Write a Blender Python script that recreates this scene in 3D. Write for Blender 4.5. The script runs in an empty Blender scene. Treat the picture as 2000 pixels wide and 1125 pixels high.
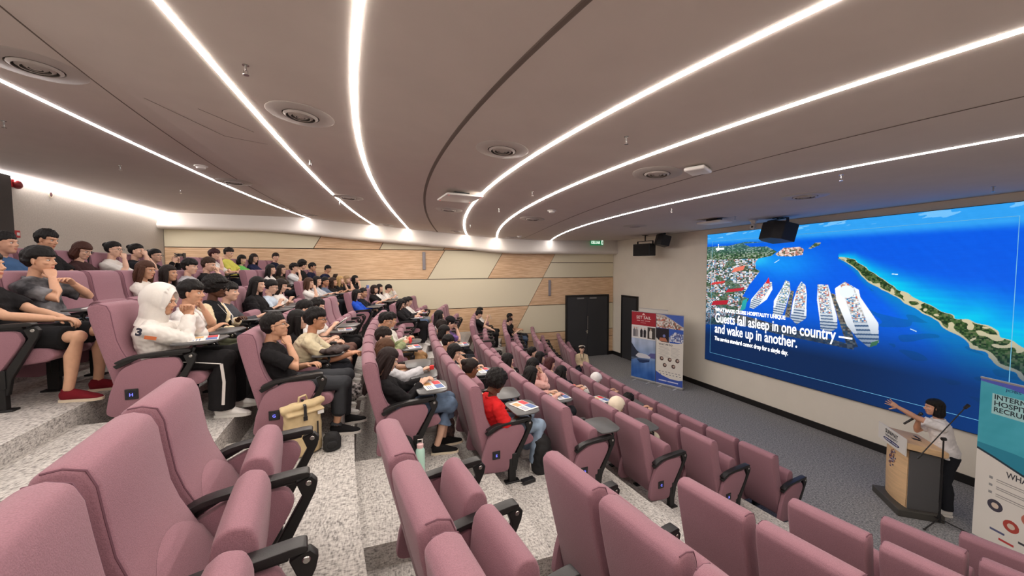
import bpy, bmesh, math, random
import numpy as np
from mathutils import Vector, Matrix, Euler
random.seed(7); rng = np.random.RandomState(7)
S = bpy.context.scene; COL = S.collection
# ------------------------------------------------------------------ camera, world, exposure
YAW, PITCH, ROLL = .3307, .0512, -.0043
cam = bpy.data.objects.new('camera', bpy.data.cameras.new('camera')); COL.objects.link(cam)
cam.data.sensor_width = 36; cam.data.lens = 36*734.44/2000; cam.data.clip_start = .05; cam.data.clip_end = 100
_f = Vector((math.sin(YAW)*math.cos(PITCH), math.cos(YAW)*math.cos(PITCH), -math.sin(PITCH)))
_r = Vector((math.cos(YAW), -math.sin(YAW), 0)); _u = _r.cross(_f)
_c, _s = math.cos(ROLL), math.sin(ROLL); _r, _u = _r*_c+_u*_s, _u*_c-_r*_s
cam.matrix_world = Matrix(((_r.x, _u.x, -_f.x, 0), (_r.y, _u.y, -_f.y, 0), (_r.z, _u.z, -_f.z, 3.5), (0, 0, 0, 1)))
S.camera = cam
W = bpy.data.worlds.new('world'); S.world = W; W.use_nodes = True
W.node_tree.nodes['Background'].inputs[0].default_value = (.5, .5, .5, 1)
W.node_tree.nodes['Background'].inputs[1].default_value = .05
S.view_settings.view_transform = 'Standard'; S.view_settings.look = 'None'
S.view_settings.gamma = 1; S.view_settings.use_curve_mapping = False
S.view_settings.exposure = 0.0
STRIP = 51.0; SCREEN = 1.2
# ------------------------------------------------------------------ materials
def lin(c):
    c = [x/255. for x in c]
    return tuple([(x/12.92 if x <= .04045 else ((x+.055)/1.055)**2.4) for x in c])+(1,)
MATS = {}
def mat(name, rgb, rough=.6, metal=0, nz=0, ns=60, bump=0, bs=None, emit=0, sheen=0, col2=None, stretch=None, spec=.5, alpha=1, attr=None, band=None):
    if name in MATS: return MATS[name]
    m = bpy.data.materials.new(name); m.use_nodes = True; nt = m.node_tree; N = nt.nodes; L = nt.links
    b = N['Principled BSDF']; MATS[name] = m; c = lin(rgb)
    b.inputs['Base Color'].default_value = c; b.inputs['Roughness'].default_value = rough
    b.inputs['Metallic'].default_value = metal; b.inputs['Specular IOR Level'].default_value = spec
    if sheen: b.inputs['Sheen Weight'].default_value = sheen; b.inputs['Sheen Roughness'].default_value = .4
    if emit: b.inputs['Emission Color'].default_value = c; b.inputs['Emission Strength'].default_value = emit
    if alpha < 1: b.inputs['Alpha'].default_value = alpha
    if attr:
        a = N.new('ShaderNodeAttribute'); a.attribute_name = 'Col'; L.new(a.outputs['Color'], b.inputs['Base Color'])
        if emit: L.new(a.outputs['Color'], b.inputs['Emission Color']); b.inputs['Base Color'].default_value = (.01,.01,.01,1); nt.links.remove(b.inputs['Base Color'].links[0])
        return m
    if nz or bump or band:
        tc = N.new('ShaderNodeTexCoord'); src = tc.outputs['Object']
        if stretch:
            mp = N.new('ShaderNodeMapping'); mp.inputs['Scale'].default_value = stretch; L.new(src, mp.inputs[0]); src = mp.outputs[0]
        n = N.new('ShaderNodeTexNoise'); n.inputs['Scale'].default_value = ns; n.inputs['Detail'].default_value = 4
        L.new(src, n.inputs['Vector'])
        if nz:
            r = N.new('ShaderNodeValToRGB'); d = lin(col2) if col2 else tuple(x*(1-nz) for x in c[:3])+(1,)
            r.color_ramp.elements[0].position = .38; r.color_ramp.elements[1].position = .62
            r.color_ramp.elements[0].color = d; r.color_ramp.elements[1].color = c
            L.new(n.outputs['Fac'], r.inputs[0]); L.new(r.outputs[0], b.inputs['Base Color'])
        if bump:
            bp = N.new('ShaderNodeBump'); bp.inputs['Strength'].default_value = bump; bp.inputs['Distance'].default_value = .01
            if bs:
                n2 = N.new('ShaderNodeTexNoise'); n2.inputs['Scale'].default_value = bs; L.new(src, n2.inputs['Vector']); L.new(n2.outputs['Fac'], bp.inputs['Height'])
            else: L.new(n.outputs['Fac'], bp.inputs['Height'])
            L.new(bp.outputs[0], b.inputs['Normal'])
    return m
M_ceil = mat('ceiling_paint', (206, 196, 188), .9, nz=.03, ns=3)
M_wallf = mat('front_wall_paint', (238, 232, 218), .85, nz=.03, ns=2)
M_wallb = mat('back_wall_fabric', (192, 186, 176), .9, nz=.10, ns=40)
M_cove = mat('cove_paint', (228, 222, 214), .8)
M_dark = mat('dark_panel', (58, 54, 52), .7, nz=.1, ns=30)
M_black = mat('black_skirting', (22, 20, 20), .5)
M_groove = mat('dark_groove', (82, 62, 50), .8)
M_cream = mat('cream_acoustic_panel', (232, 224, 196), .9, nz=.05, ns=90, bump=.15)
M_wood = mat('oak_wood_panel', (236, 204, 166), .55, nz=.3, ns=3.0, col2=(214, 176, 136), stretch=(.9, 1, 13))
M_seam = mat('pale_seam', (214, 200, 180), .7)
def carpet(name, c1, c2, c3):
    m = bpy.data.materials.new(name); m.use_nodes = True; nt = m.node_tree; N = nt.nodes; L = nt.links; b = N['Principled BSDF']
    b.inputs['Roughness'].default_value = 1; b.inputs['Specular IOR Level'].default_value = .1
    tc = N.new('ShaderNodeTexCoord'); mp = N.new('ShaderNodeMapping'); mp.inputs['Scale'].default_value = (1, .3, 1); L.new(tc.outputs['Object'], mp.inputs[0])
    n1 = N.new('ShaderNodeTexNoise'); n1.inputs['Scale'].default_value = 95; n1.inputs['Detail'].default_value = 3; L.new(mp.outputs[0], n1.inputs['Vector'])
    mp2 = N.new('ShaderNodeMapping'); mp2.inputs['Scale'].default_value = (.35, 1, 1); L.new(tc.outputs['Object'], mp2.inputs[0])
    n2 = N.new('ShaderNodeTexNoise'); n2.inputs['Scale'].default_value = 85; n2.inputs['Detail'].default_value = 3; L.new(mp2.outputs[0], n2.inputs['Vector'])
    n3 = N.new('ShaderNodeTexNoise'); n3.inputs['Scale'].default_value = 4; L.new(tc.outputs['Object'], n3.inputs['Vector'])
    mx = N.new('ShaderNodeMix'); mx.data_type = 'FLOAT'; L.new(n3.outputs['Fac'], mx.inputs[0]); L.new(n1.outputs['Fac'], mx.inputs[2]); L.new(n2.outputs['Fac'], mx.inputs[3])
    r = N.new('ShaderNodeValToRGB'); e = r.color_ramp.elements; e[0].position = .36; e[0].color = lin(c1); e[1].position = .62; e[1].color = lin(c3)
    k = e.new(.48); k.color = lin(c2); L.new(mx.outputs[0], r.inputs[0]); L.new(r.outputs[0], b.inputs['Base Color'])
    bp = N.new('ShaderNodeBump'); bp.inputs['Strength'].default_value = .3; L.new(mx.outputs[0], bp.inputs['Height']); L.new(bp.outputs[0], b.inputs['Normal'])
    return m
M_car = carpet('tier_carpet', (124, 121, 118), (182, 178, 173), (212, 209, 203))
M_car2 = carpet('stage_carpet', (92, 95, 99), (134, 135, 137), (172, 171, 170))
def emis(name, rgb, st):
    m = bpy.data.materials.new(name); m.use_nodes = True; nt = m.node_tree; nt.nodes.clear()
    e = nt.nodes.new('ShaderNodeEmission'); e.inputs[0].default_value = lin(rgb); e.inputs[1].default_value = st
    o = nt.nodes.new('ShaderNodeOutputMaterial'); nt.links.new(e.outputs[0], o.inputs[0]); return m
M_warm = emis('warm_led', (255, 244, 234), STRIP); M_cool = emis('white_led', (255, 247, 246), STRIP*.8)
M_blueled = emis('blue_led', (110, 112, 255), 2.6)
# ------------------------------------------------------------------ mesh helpers
def frame(d, up=(0, 0, 1)):
    d = Vector(d).normalized(); u = Vector(up)
    if abs(d.dot(u)) > .98: u = Vector((1, 0, 0))
    s = u.cross(d).normalized(); return s, d.cross(s).normalized()
class MB:
    def __init__(s): s.v = []; s.f = []; s.m = []
    def add(s, vs, fs, mi=0):
        o = len(s.v); s.v += [tuple(v) for v in vs]; s.f += [[i+o for i in f] for f in fs]; s.m += [mi]*len(fs); return s
    def box(s, c, d, mi=0, rot=None):
        vs = [Vector((x*d[0]/2, y*d[1]/2, z*d[2]/2)) for x in (-1, 1) for y in (-1, 1) for z in (-1, 1)]
        if rot is not None: vs = [rot @ v for v in vs]
        c = Vector(c); vs = [v+c for v in vs]
        return s.add(vs, [(0, 1, 3, 2), (4, 6, 7, 5), (0, 4, 5, 1), (2, 3, 7, 6), (0, 2, 6, 4), (1, 5, 7, 3)], mi)
    def ell(s, c, r, mi=0, rot=None, n=12, m=8):
        vs = [Vector((0, 0, r[2]))]
        for i in range(1, m):
            a = math.pi*i/m
            for j in range(n):
                b = 2*math.pi*j/n; vs.append(Vector((r[0]*math.sin(a)*math.cos(b), r[1]*math.sin(a)*math.sin(b), r[2]*math.cos(a))))
        vs.append(Vector((0, 0, -r[2]))); fs = [(0, 1+j, 1+(j+1) % n) for j in range(n)]
        for i in range(m-2):
            for j in range(n):
                a = 1+i*n+j; b = 1+i*n+(j+1) % n; fs.append((a, a+n, b+n, b))
        e = len(vs)-1; k = 1+(m-2)*n; fs += [(k+j, e, k+(j+1) % n) for j in range(n)]
        if rot is not None: vs = [rot @ v for v in vs]
        c = Vector(c); return s.add([v+c for v in vs], fs, mi)
    def loft(s, cs, rs, mi=0, n=12, lat=None, cap=True, ang=None):
        """tube through centres cs; rs = radius or (side, depth); lat = fixed side direction"""
        cs = [Vector(c) for c in cs]; vs = []; K = len(cs)
        for i, c in enumerate(cs):
            d = (cs[min(i+1, K-1)]-cs[max(i-1, 0)])
            if d.length < 1e-6: d = Vector((0, 0, 1))
            d.normalize()
            if lat is not None:
                a = Vector(lat); a = (a-d*a.dot(d)).normalized(); b = d.cross(a)
            else: a, b = frame(d)
            r = rs[i] if hasattr(rs[i], '__len__') else (rs[i], rs[i])
            for j in range(n):
                t = 2*math.pi*j/n; vs.append(c+a*(r[0]*math.cos(t))+b*(r[1]*math.sin(t)))
        fs = []
        for i in range(K-1):
            for j in range(n):
                p = i*n+j; q = i*n+(j+1) % n; fs.append((p, q, q+n, p+n))
        if cap:
            fs.append(tuple(range(n))[::-1]); fs.append(tuple((K-1)*n+j for j in range(n)))
        return s.add(vs, fs, mi)
    def prism(s, poly, ax, a0, a1, mi=0):
        """poly in the two other axes, extruded along axis ax from a0 to a1"""
        o = {'x': lambda p, a: (a, p[0], p[1]), 'y': lambda p, a: (p[0], a, p[1]), 'z': lambda p, a: (p[0], p[1], a)}[ax]
        n = len(poly); vs = [o(p, a0) for p in poly]+[o(p, a1) for p in poly]
        fs = [tuple(range(n)), tuple(range(2*n-1, n-1, -1))]+[(i, n+i, n+(i+1) % n, (i+1) % n) for i in range(n)]
        return s.add(vs, fs, mi)
    def lathe(s, pr, c=(0, 0, 0), mi=0, n=20):
        vs = []
        for r, z in pr:
            for j in range(n): t = 2*math.pi*j/n; vs.append((c[0]+r*math.cos(t), c[1]+r*math.sin(t), c[2]+z))
        fs = [(i*n+j, i*n+(j+1) % n, (i+1)*n+(j+1) % n, (i+1)*n+j) for i in range(len(pr)-1) for j in range(n)]
        return s.add(vs, fs, mi)
    def join(s, o, Mx=None, mi=None):
        vs = [Mx @ Vector(v) for v in o.v] if Mx is not None else o.v; k = len(s.v)
        s.v += [tuple(v) for v in vs]; s.f += [[i+k for i in f] for f in o.f]; s.m += (list(o.m) if mi is None else [mi]*len(o.f)); return s
    def mesh(s, name, mats, smooth=False, bevel=0, seg=2, sub=0, fix=True):
        me = bpy.data.meshes.new(name); me.from_pydata(s.v, [], s.f)
        for m in mats: me.materials.append(m)
        if len(mats) > 1: me.polygons.foreach_set('material_index', s.m)
        if fix or bevel:
            b = bmesh.new(); b.from_mesh(me)
            if fix: bmesh.ops.recalc_face_normals(b, faces=b.faces)
            if bevel:
                ed = [e for e in b.edges if len(e.link_faces) == 2 and e.calc_face_angle(0) > .5]
                bmesh.ops.bevel(b, geom=ed, offset=bevel, segments=seg, profile=.5, affect='EDGES', clamp_overlap=True)
            if sub: bmesh.ops.subdivide_edges(b, edges=b.edges, cuts=sub, use_grid_fill=True)
            b.to_mesh(me); b.free()
        if smooth: shade(me, smooth if smooth is not True else 40)
        me.update(); return me
    def build(s, name, mats, parent=None, **k): return link(name, s.mesh(name, mats if isinstance(mats, (list, tuple)) else [mats], **k), parent)
def shade(me, deg=40):
    me.polygons.foreach_set('use_smooth', [True]*len(me.polygons))
    b = bmesh.new(); b.from_mesh(me); lim = math.radians(deg)
    for e in b.edges: e.smooth = not (len(e.link_faces) == 2 and e.calc_face_angle(0) > lim)
    b.to_mesh(me); b.free()
def link(name, me, parent=None, loc=None):
    o = bpy.data.objects.new(name, me); COL.objects.link(o)
    if parent: o.parent = parent
    if loc: o.location = loc
    return o
def tag(o, label, cat, group=None):
    o['label'] = label; o['category'] = cat
    if group: o['group'] = group
    return o
def struct(o): o['kind'] = 'structure'; return o
def thing(name, label, cat, loc=(0, 0, 0), rz=0, group=None):
    o = bpy.data.objects.new(name, None); COL.objects.link(o); o.location = loc; o.rotation_euler = (0, 0, rz); o.empty_display_size = .1
    return tag(o, label, cat, group)
_tc = {}
def text_mesh(s, size, mt, ext=.001, align='LEFT', off=0, xs=1., space=1.):
    cu = bpy.data.curves.new('lettering', 'FONT'); cu.body = s; cu.size = size; cu.extrude = ext; cu.align_x = align; cu.offset = off; cu.space_character = space; cu.resolution_u = 3
    o = bpy.data.objects.new('lettering', cu); COL.objects.link(o); dg = bpy.context.evaluated_depsgraph_get()
    me = bpy.data.meshes.new_from_object(o.evaluated_get(dg)); bpy.data.objects.remove(o); bpy.data.curves.remove(cu)
    if xs != 1: me.transform(Matrix.Diagonal((xs, 1, 1, 1)))
    me.materials.clear(); me.materials.append(mt); return me
def basis(o, x, y, z):
    return Matrix(((x[0], y[0], z[0], o[0]), (x[1], y[1], z[1], o[1]), (x[2], y[2], z[2], o[2]), (0, 0, 0, 1)))
# ------------------------------------------------------------------ seating geometry (arc rows, tiers)
CX, CY, R0, DR, PW = 23.743, 5.328, 19.10, .98, .536
ZF = [0, .318, .636, .954, 1.272, 1.59, 1.908, 2.19, 2.45, 2.72]
def arcx(R, y): return CX-math.sqrt(R*R-(y-CY)**2)
def row_seats(k, b):
    R = R0+DR*k
    y0, y1, sg = {'c': (3.38+.055*k, 8.95-.03*k if k < 9 else 8.8, 1), 'f': (9.85-.06*k, 13.08, 1), 'n': (1.86+.085*k, -2.45, -1)}[b]
    if b == 'n' and k == 7: y0 = 2.2
    th = math.asin((y0-CY)/R); out = []
    while True:
        tc = th+sg*PW/2/R; te = th+sg*PW/R; ye = CY+R*math.sin(te)
        if sg*(ye-y1) > 0: break
        out.append((CX-R*math.cos(tc), CY+R*math.sin(tc), ZF[k], tc)); th = te
    return out
# ------------------------------------------------------------------ floor and tiers
XF, YW, YN, XB = 8.85, 13.1, -2.6, -5.75
ys = np.linspace(YN, YW, 49)
mb = MB()
fr = [R0+.02+DR*k for k in range(9)]          # front radius of tier k+1
def strip(mb, Ra, Rb, z0, z1, ya, yb, n=24, mi=0, close=True):
    """solid annular slab between radius Ra (front) and Rb (back)"""
    Y = np.linspace(ya, yb, n+1); vs = []
    for y in Y:
        xa = arcx(Ra, y); xb = arcx(Rb, y) if Rb else XB
        vs += [(xa, y, z0), (xa, y, z1), (xb, y, z1), (xb, y, z0)]
    fs = []
    for i in range(n):
        a = i*4; b = a+4; fs += [(a, b, b+1, a+1), (a+1, b+1, b+2, a+2), (a+2, b+2, b+3, a+3)]
    fs += [(0, 1, 2, 3), (n*4+3, n*4+2, n*4+1, n*4)]
    mb.add(vs, fs, mi)
for k in range(1, 10):
    strip(mb, R0+.02+DR*(k-1)+.06, (R0+.02+DR*k+.06) if k < 9 else None, 0, ZF[k], YN, YW, 40)
for k in range(1, 10):
    h = (ZF[k]+ZF[k-1])/2; Rf = R0+.08+DR*(k-1)
    strip(mb, Rf-.32, Rf+.01, ZF[k-1]-.01, h, 1.95+.085*k, 3.30+.055*k, 6)
    strip(mb, Rf-.32, Rf+.01, ZF[k-1]-.01, h, 8.95-.03*k, 9.80-.06*k, 6)
struct(mb.build('floor', M_car))
mb = MB(); Y = np.linspace(YN, YW, 41)
for i in range(40):
    mb.add([(arcx(R0+.1, Y[i]), Y[i], 0), (XF, Y[i], 0), (XF, Y[i+1], 0), (arcx(R0+.1, Y[i+1]), Y[i+1], 0)], [(0, 1, 2, 3)])
mb.box((1.5, 5.25, -.06), (15, 15.8, .1))
struct(mb.build('floor', M_car2))
# ------------------------------------------------------------------ walls
mb = MB(); mb.box((XF+.1, 5.25, 2.6), (.2, 16, 5.3)); struct(mb.build('wall_front', M_wallf))
mb = MB(); mb.box((XB-.1, 5.25, 3.9), (.2, 16, 2.6)); mb.box((XB-.1, 5.25, 1.4), (.2, 16, 2.6)); struct(mb.build('wall_back', M_wallb))
mb = MB(); mb.box((1.5, YN-.1, 2.6), (15.2, .2, 5.3)); struct(mb.build('wall_near', M_wallf))
mb = MB(); mb.box((1.55, YW+.12, 2.6), (15.2, .16, 5.3), 0)
def pan(pts, mi): # panel proud of the wall, pts (x,z)
    mb.prism(pts, 'y', YW-.0, YW+.05, mi)
g = .012
Z = [.0, .75, 1.06, 2.11, 3.15, 4.15, 5.2]
def dia(z): return 5.74+(z-3.15)*.56          # the long diagonal seam
def dxx(x0, z): return x0+(z-3.15)*.60
def quad(xl0, xl1, xr0, xr1, z0, z1, mi): pan([(xl0+g, z0+g), (xr0-g, z0+g), (xr1-g, z1-g), (xl1+g, z1-g)], mi)
W_, C_ = 1, 2
for z0, z1, a, b in [(0, .75, W_, W_), (.75, 1.06, W_, W_), (1.06, 2.11, W_, C_), (2.11, 3.15, C_, W_)]:
    quad(XB, XB, dia(z0), dia(z1), z0, z1, a); quad(dia(z0), dia(z1), XF, XF, z0, z1, b)
z0, z1 = 3.15, 4.15
quad(XB, XB, dxx(1.45, z0), dxx(1.45, z1), z0, z1, W_); quad(dxx(1.45, z0), dxx(1.45, z1), dxx(3.58, z0), dxx(3.58, z1), z0, z1, C_)
quad(dxx(3.58, z0), dxx(3.58, z1), dia(z0), dia(z1), z0, z1, W_); quad(dia(z0), dia(3.72), XF, XF, z0, 3.72, C_); quad(dia(3.72), dia(z1), XF, XF, 3.72, z1, C_)
z0, z1 = 4.15, 4.9
quad(XB, XB, -2.02, -1.6, z0, z1, C_); quad(-2.02, -1.6, -.08, .3, z0, z1, W_); quad(-.08, .3, 2.0, 2.4, z0, z1, C_); quad(2.0, 2.4, 3.3, 3.7, z0, z1, W_)
struct(mb.build('wall_far', [M_groove, M_wood, M_cream]))
# baseboards
mb = MB(); mb.box((XF-.012, 4.4, .07), (.024, 14, .14)); mb.box((XF-.012, 12.76, .07), (.024, .6, .14)); struct(mb.build('baseboard_front', M_black))
mb = MB(); mb.box((8.74, YW-.02, .07), (.24, .03, .14)); mb.box((5.9, YW-.02, .07), (1.5, .03, .14)); struct(mb.build('baseboard_far', M_black))
# ------------------------------------------------------------------ ceiling
_xs = [-9, -2.13, -1.57, -.16, .82, 2.78, 3.84, 5.87, 8.71, 10]; _zs = [5.1, 5.07, 5.0, 4.9, 4.82, 4.67, 4.59, 4.54, 4.59, 4.6]
_gx = np.linspace(-9, 10, 400); _gz = np.interp(_gx, _xs, _zs); _kk = np.exp(-np.linspace(-2, 2, 25)**2); _kk /= _kk.sum()
_gz = np.convolve(np.pad(_gz, 12, mode='edge'), _kk, 'valid')
def zc(x): return float(np.interp(x, _gx, _gz))
mb = MB(); X = np.linspace(XB-.1, XF+.1, 60)
for i in range(59):
    mb.add([(X[i], YN-.1, zc(X[i])), (X[i+1], YN-.1, zc(X[i+1])), (X[i+1], YW+.1, zc(X[i+1])), (X[i], YW+.1, zc(X[i])),
            (X[i], YN-.1, 5.3), (X[i+1], YN-.1, 5.3), (X[i+1], YW+.1, 5.3), (X[i], YW+.1, 5.3)], [(0, 3, 2, 1), (4, 5, 6, 7)])
o = mb.build('ceiling', M_ceil, smooth=60, fix=False); struct(o)
# bulkhead / cove over the far wall
_cx = [-6, -4.67, -3.27, -2.18, -.72, .87, 2.61, 3.92, 4.5, 9]; _cz = [4.64, 4.65, 4.65, 4.57, 4.43, 4.32, 4.2, 4.08, 4.05, 4.07]
_cg = np.interp(_gx, _cx, _cz); _cg = np.convolve(np.pad(_cg, 12, mode='edge'), _kk, 'valid')
mb = MB(); X = np.linspace(XB, XF, 70); rows = []
for x in X:
    zb = float(np.interp(x, _gx, _cg)); zt = zc(x)+.02
    rows.append([(x, YW+.04, zb), (x, 12.90, zb-.015), (x, 12.82, zb+.01), (x, 12.785, zb+.05), (x, 12.785, zb+.11), (x, 12.83, zb+.2), (x, 12.86, zt-.1 if zt-.1 > zb+.22 else zb+.23), (x, 12.87, zt)])
vs = [p for r in rows for p in r]; n = 8
mb.add(vs, [(i*n+j, (i+1)*n+j, (i+1)*n+j+1, i*n+j+1) for i in range(69) for j in range(n-1)])
struct(mb.build('trim_1', M_cove, smooth=60))
# ------------------------------------------------------------------ ceiling strips and grooves
def curve_pts(pts, y0=-2.4, y1=12.86, deg=3, n=60):
    p = np.array(pts); c = np.polyfit(p[:, 1], p[:, 0], deg); ym = p[0, 1]; sl = np.polyval(np.polyder(c), ym)
    out = []
    for y in np.linspace(y0, y1, n):
        x = np.polyval(c, y) if y >= ym else np.polyval(c, ym)+sl*(y-ym)+.012*(y-ym)**2
        out.append((x, y))
    return out
def ribbon(path, w, t, drop, mi=0, mb=None):
    mb = mb or MB(); vs = []
    for i, (x, y) in enumerate(path):
        a = path[max(i-1, 0)]; b = path[min(i+1, len(path)-1)]; d = Vector((b[0]-a[0], b[1]-a[1])).normalized(); nx, ny = -d.y, d.x
        for s_, k in ((-1, 1), (-.6, 0), (.6, 0), (1, 1)):
            xx, yy = x+nx*w/2*s_, y+ny*w/2*s_; vs.append((xx, yy, zc(xx)+drop-(0 if k else t)))
    n = len(path); mb.add(vs, [(i*4+j, (i+1)*4+j, (i+1)*4+j+1, i*4+j+1) for i in range(n-1) for j in range(3)], mi)
    return mb
L = {'s1': [(-2.95, 4.38), (-2.94, 4.88), (-2.92, 5.52), (-2.87, 6.41), (-2.78, 7.71), (-2.6, 9.73), (-2.42, 11.11), (-2.1, 12.85)],
'back': [(-5.74, 8.45), (-5.7, 9.34), (-5.67, 10.61), (-5.63, 12.97)],
's2': [(-1.12, 2.67), (-1.12, 3.32), (-1.11, 3.91), (-1.07, 4.82), (-1.0, 6.19), (-.9, 7.81), (-.66, 10.15), (-.22, 12.86)],
's3': [(-.08, 2.23), (-.14, 2.63), (-.19, 3.12), (-.22, 3.94), (-.2, 5.09), (-.07, 6.8), (.2, 9.12), (.82, 12.86)],
's4': [(1.97, 1.27), (1.88, 1.78), (1.76, 2.6), (1.67, 3.33), (1.61, 4.11), (1.57, 5.57), (1.7, 7.48), (2.06, 9.82), (2.78, 12.86)],
's5': [(2.98, .97), (2.91, 1.32), (2.84, 1.82), (2.74, 2.55), (2.62, 3.88), (2.57, 5.12), (2.68, 7.15), (3.07, 9.77), (3.86, 12.86)],
's6': [(4.9, 1.58), (4.84, 2.16), (4.72, 2.97), (4.56, 4.23), (4.52, 5.85), (4.70, 7.96), (5.30, 10.79), (5.95, 12.86)]}
LBL = {'back': 'cool white light strip along the top of the back wall', 's1': 'cool white ceiling light strip nearest the back wall',
's2': 'warm ceiling light strip, second curved line from the back wall', 's3': 'warm ceiling light strip just behind the broad dark groove',
's4': 'warm ceiling light strip just in front of the broad dark groove', 's5': 'warm ceiling light strip, second from the big screen side', 's6': 'thin white ceiling light strip nearest the big screen'}
for k, pts in L.items():
    P = curve_pts(pts, y0=-2.4) if k != 'back' else [(-5.70+.004*(y-8), y) for y in np.linspace(-2.4, 12.86, 40)]
    if k == 'back':
        mb = MB(); vs = []
        for (x, y) in P: vs += [(x-.04, y, zc(x)-.005), (x-.04, y, zc(x)-.060), (x+.01, y, zc(x)-.025), (x+.01, y, zc(x)-.005)]
        mb.add(vs, [(i*4+j, (i+1)*4+j, (i+1)*4+j+1, i*4+j+1) for i in range(39) for j in range(3)])
        o = mb.build('ceiling_light_strip', M_cool)
    else:
        w = {'s1': .045, 's6': .036}.get(k, .052)
        root = thing('ceiling_light_strip', LBL[k], 'ceiling light', (0, 0, 0), 0, 'curved light strips in the ceiling')
        ribbon(P, w, .007, .0005).build('diffuser', M_warm if k in ('s2', 's3', 's4', 's5') else M_cool, root, fix=False)
        ribbon(P, w+.03, .001, .0006).build('trim_frame', M_ceil, root, fix=False)
        continue
    tag(o, LBL[k], 'ceiling light', 'curved light strips in the ceiling')
mb = MB()
ribbon(curve_pts([(.96, 1.77), (.84, 2.4), (.72, 3.46), (.67, 4.82), (.69, 6.32), (.88, 8.25), (1.77, 12.86)]), .045, .0025, -.001, mb=mb)
ribbon(curve_pts([(-2.11, 3.17), (-2.15, 3.6), (-2.23, 4.22), (-2.31, 5.14), (-2.36, 6.62), (-2.33, 8.72), (-2.12, 12.83)]), .014, .0025, -.001, mb=mb)
ribbon(curve_pts([(3.9, 1.26), (3.78, 2.01), (3.65, 3.38), (3.6, 5.27), (4.1, 8.85), (4.75, 12.86)]), .014, .0025, -.001, mb=mb)
for a, b in [((-2.0, 4.35), (-1.66, 5.15)), ((-1.66, 5.15), (-1.25, 5.2)), ((-1.60, 4.35), (-1.28, 4.8))]:
    ribbon([a, ((a[0]+b[0])/2, (a[1]+b[1])/2), b], .006, .002, -.001, mb=mb)
struct(mb.build('trim_2', mat('ceiling_groove', (112, 100, 92), .9), fix=False))
# ------------------------------------------------------------------ auditorium seats
M_fab = mat('mauve_seat_fabric', (158, 117, 128), .95, nz=.16, ns=260, bump=.25, sheen=.15, spec=.2)
M_blk = mat('black_plastic', (30, 29, 30), .38, bump=.08, bs=300)
M_blk2 = mat('black_frame_metal', (20, 20, 21), .5)
M_chr = mat('brushed_chrome', (190, 188, 185), .25, metal=1)
M_tab = mat('dark_grey_laminate', (84, 85, 86), .35)
M_badge = mat('badge_glass', (30, 30, 46), .2)
def slab(poly, w, bev=.02, seg=3, crown=0, ax='y', nseg=8):
    """side profile extruded across y with rounded edges; crown lets the middle swell"""
    mb = MB(); ysl = np.linspace(-w/2, w/2, nseg+1) if crown else [-w/2, w/2]; n = len(poly)
    cx = sum(p[0] for p in poly)/n; cz = sum(p[1] for p in poly)/n; vs = []
    for y in ysl:
        k = 1+crown*(1-(2*y/w)**2); vs += [(cx+(p[0]-cx)*k, y, cz+(p[1]-cz)*k) for p in poly]
    m = len(ysl)-1; fs = [tuple(range(n))[::-1], tuple(m*n+i for i in range(n))]
    fs += [(i*n+j, i*n+(j+1) % n, (i+1)*n+(j+1) % n, (i+1)*n+j) for i in range(m) for j in range(n)]
    mb.add(vs, fs); return mb
def rounded(pts, r=.3, n=4):
    """round polygon corners"""
    out = []; N = len(pts)
    for i in range(N):
        p0, p1, p2 = Vector(pts[i-1]), Vector(pts[i]), Vector(pts[(i+1) % N]); a = p1.lerp(p0, r); b = p1.lerp(p2, r)
        for t in np.linspace(0, 1, n): out.append(tuple(a.lerp(p1, t).lerp(p1.lerp(b, t), t)))
    return out
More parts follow.
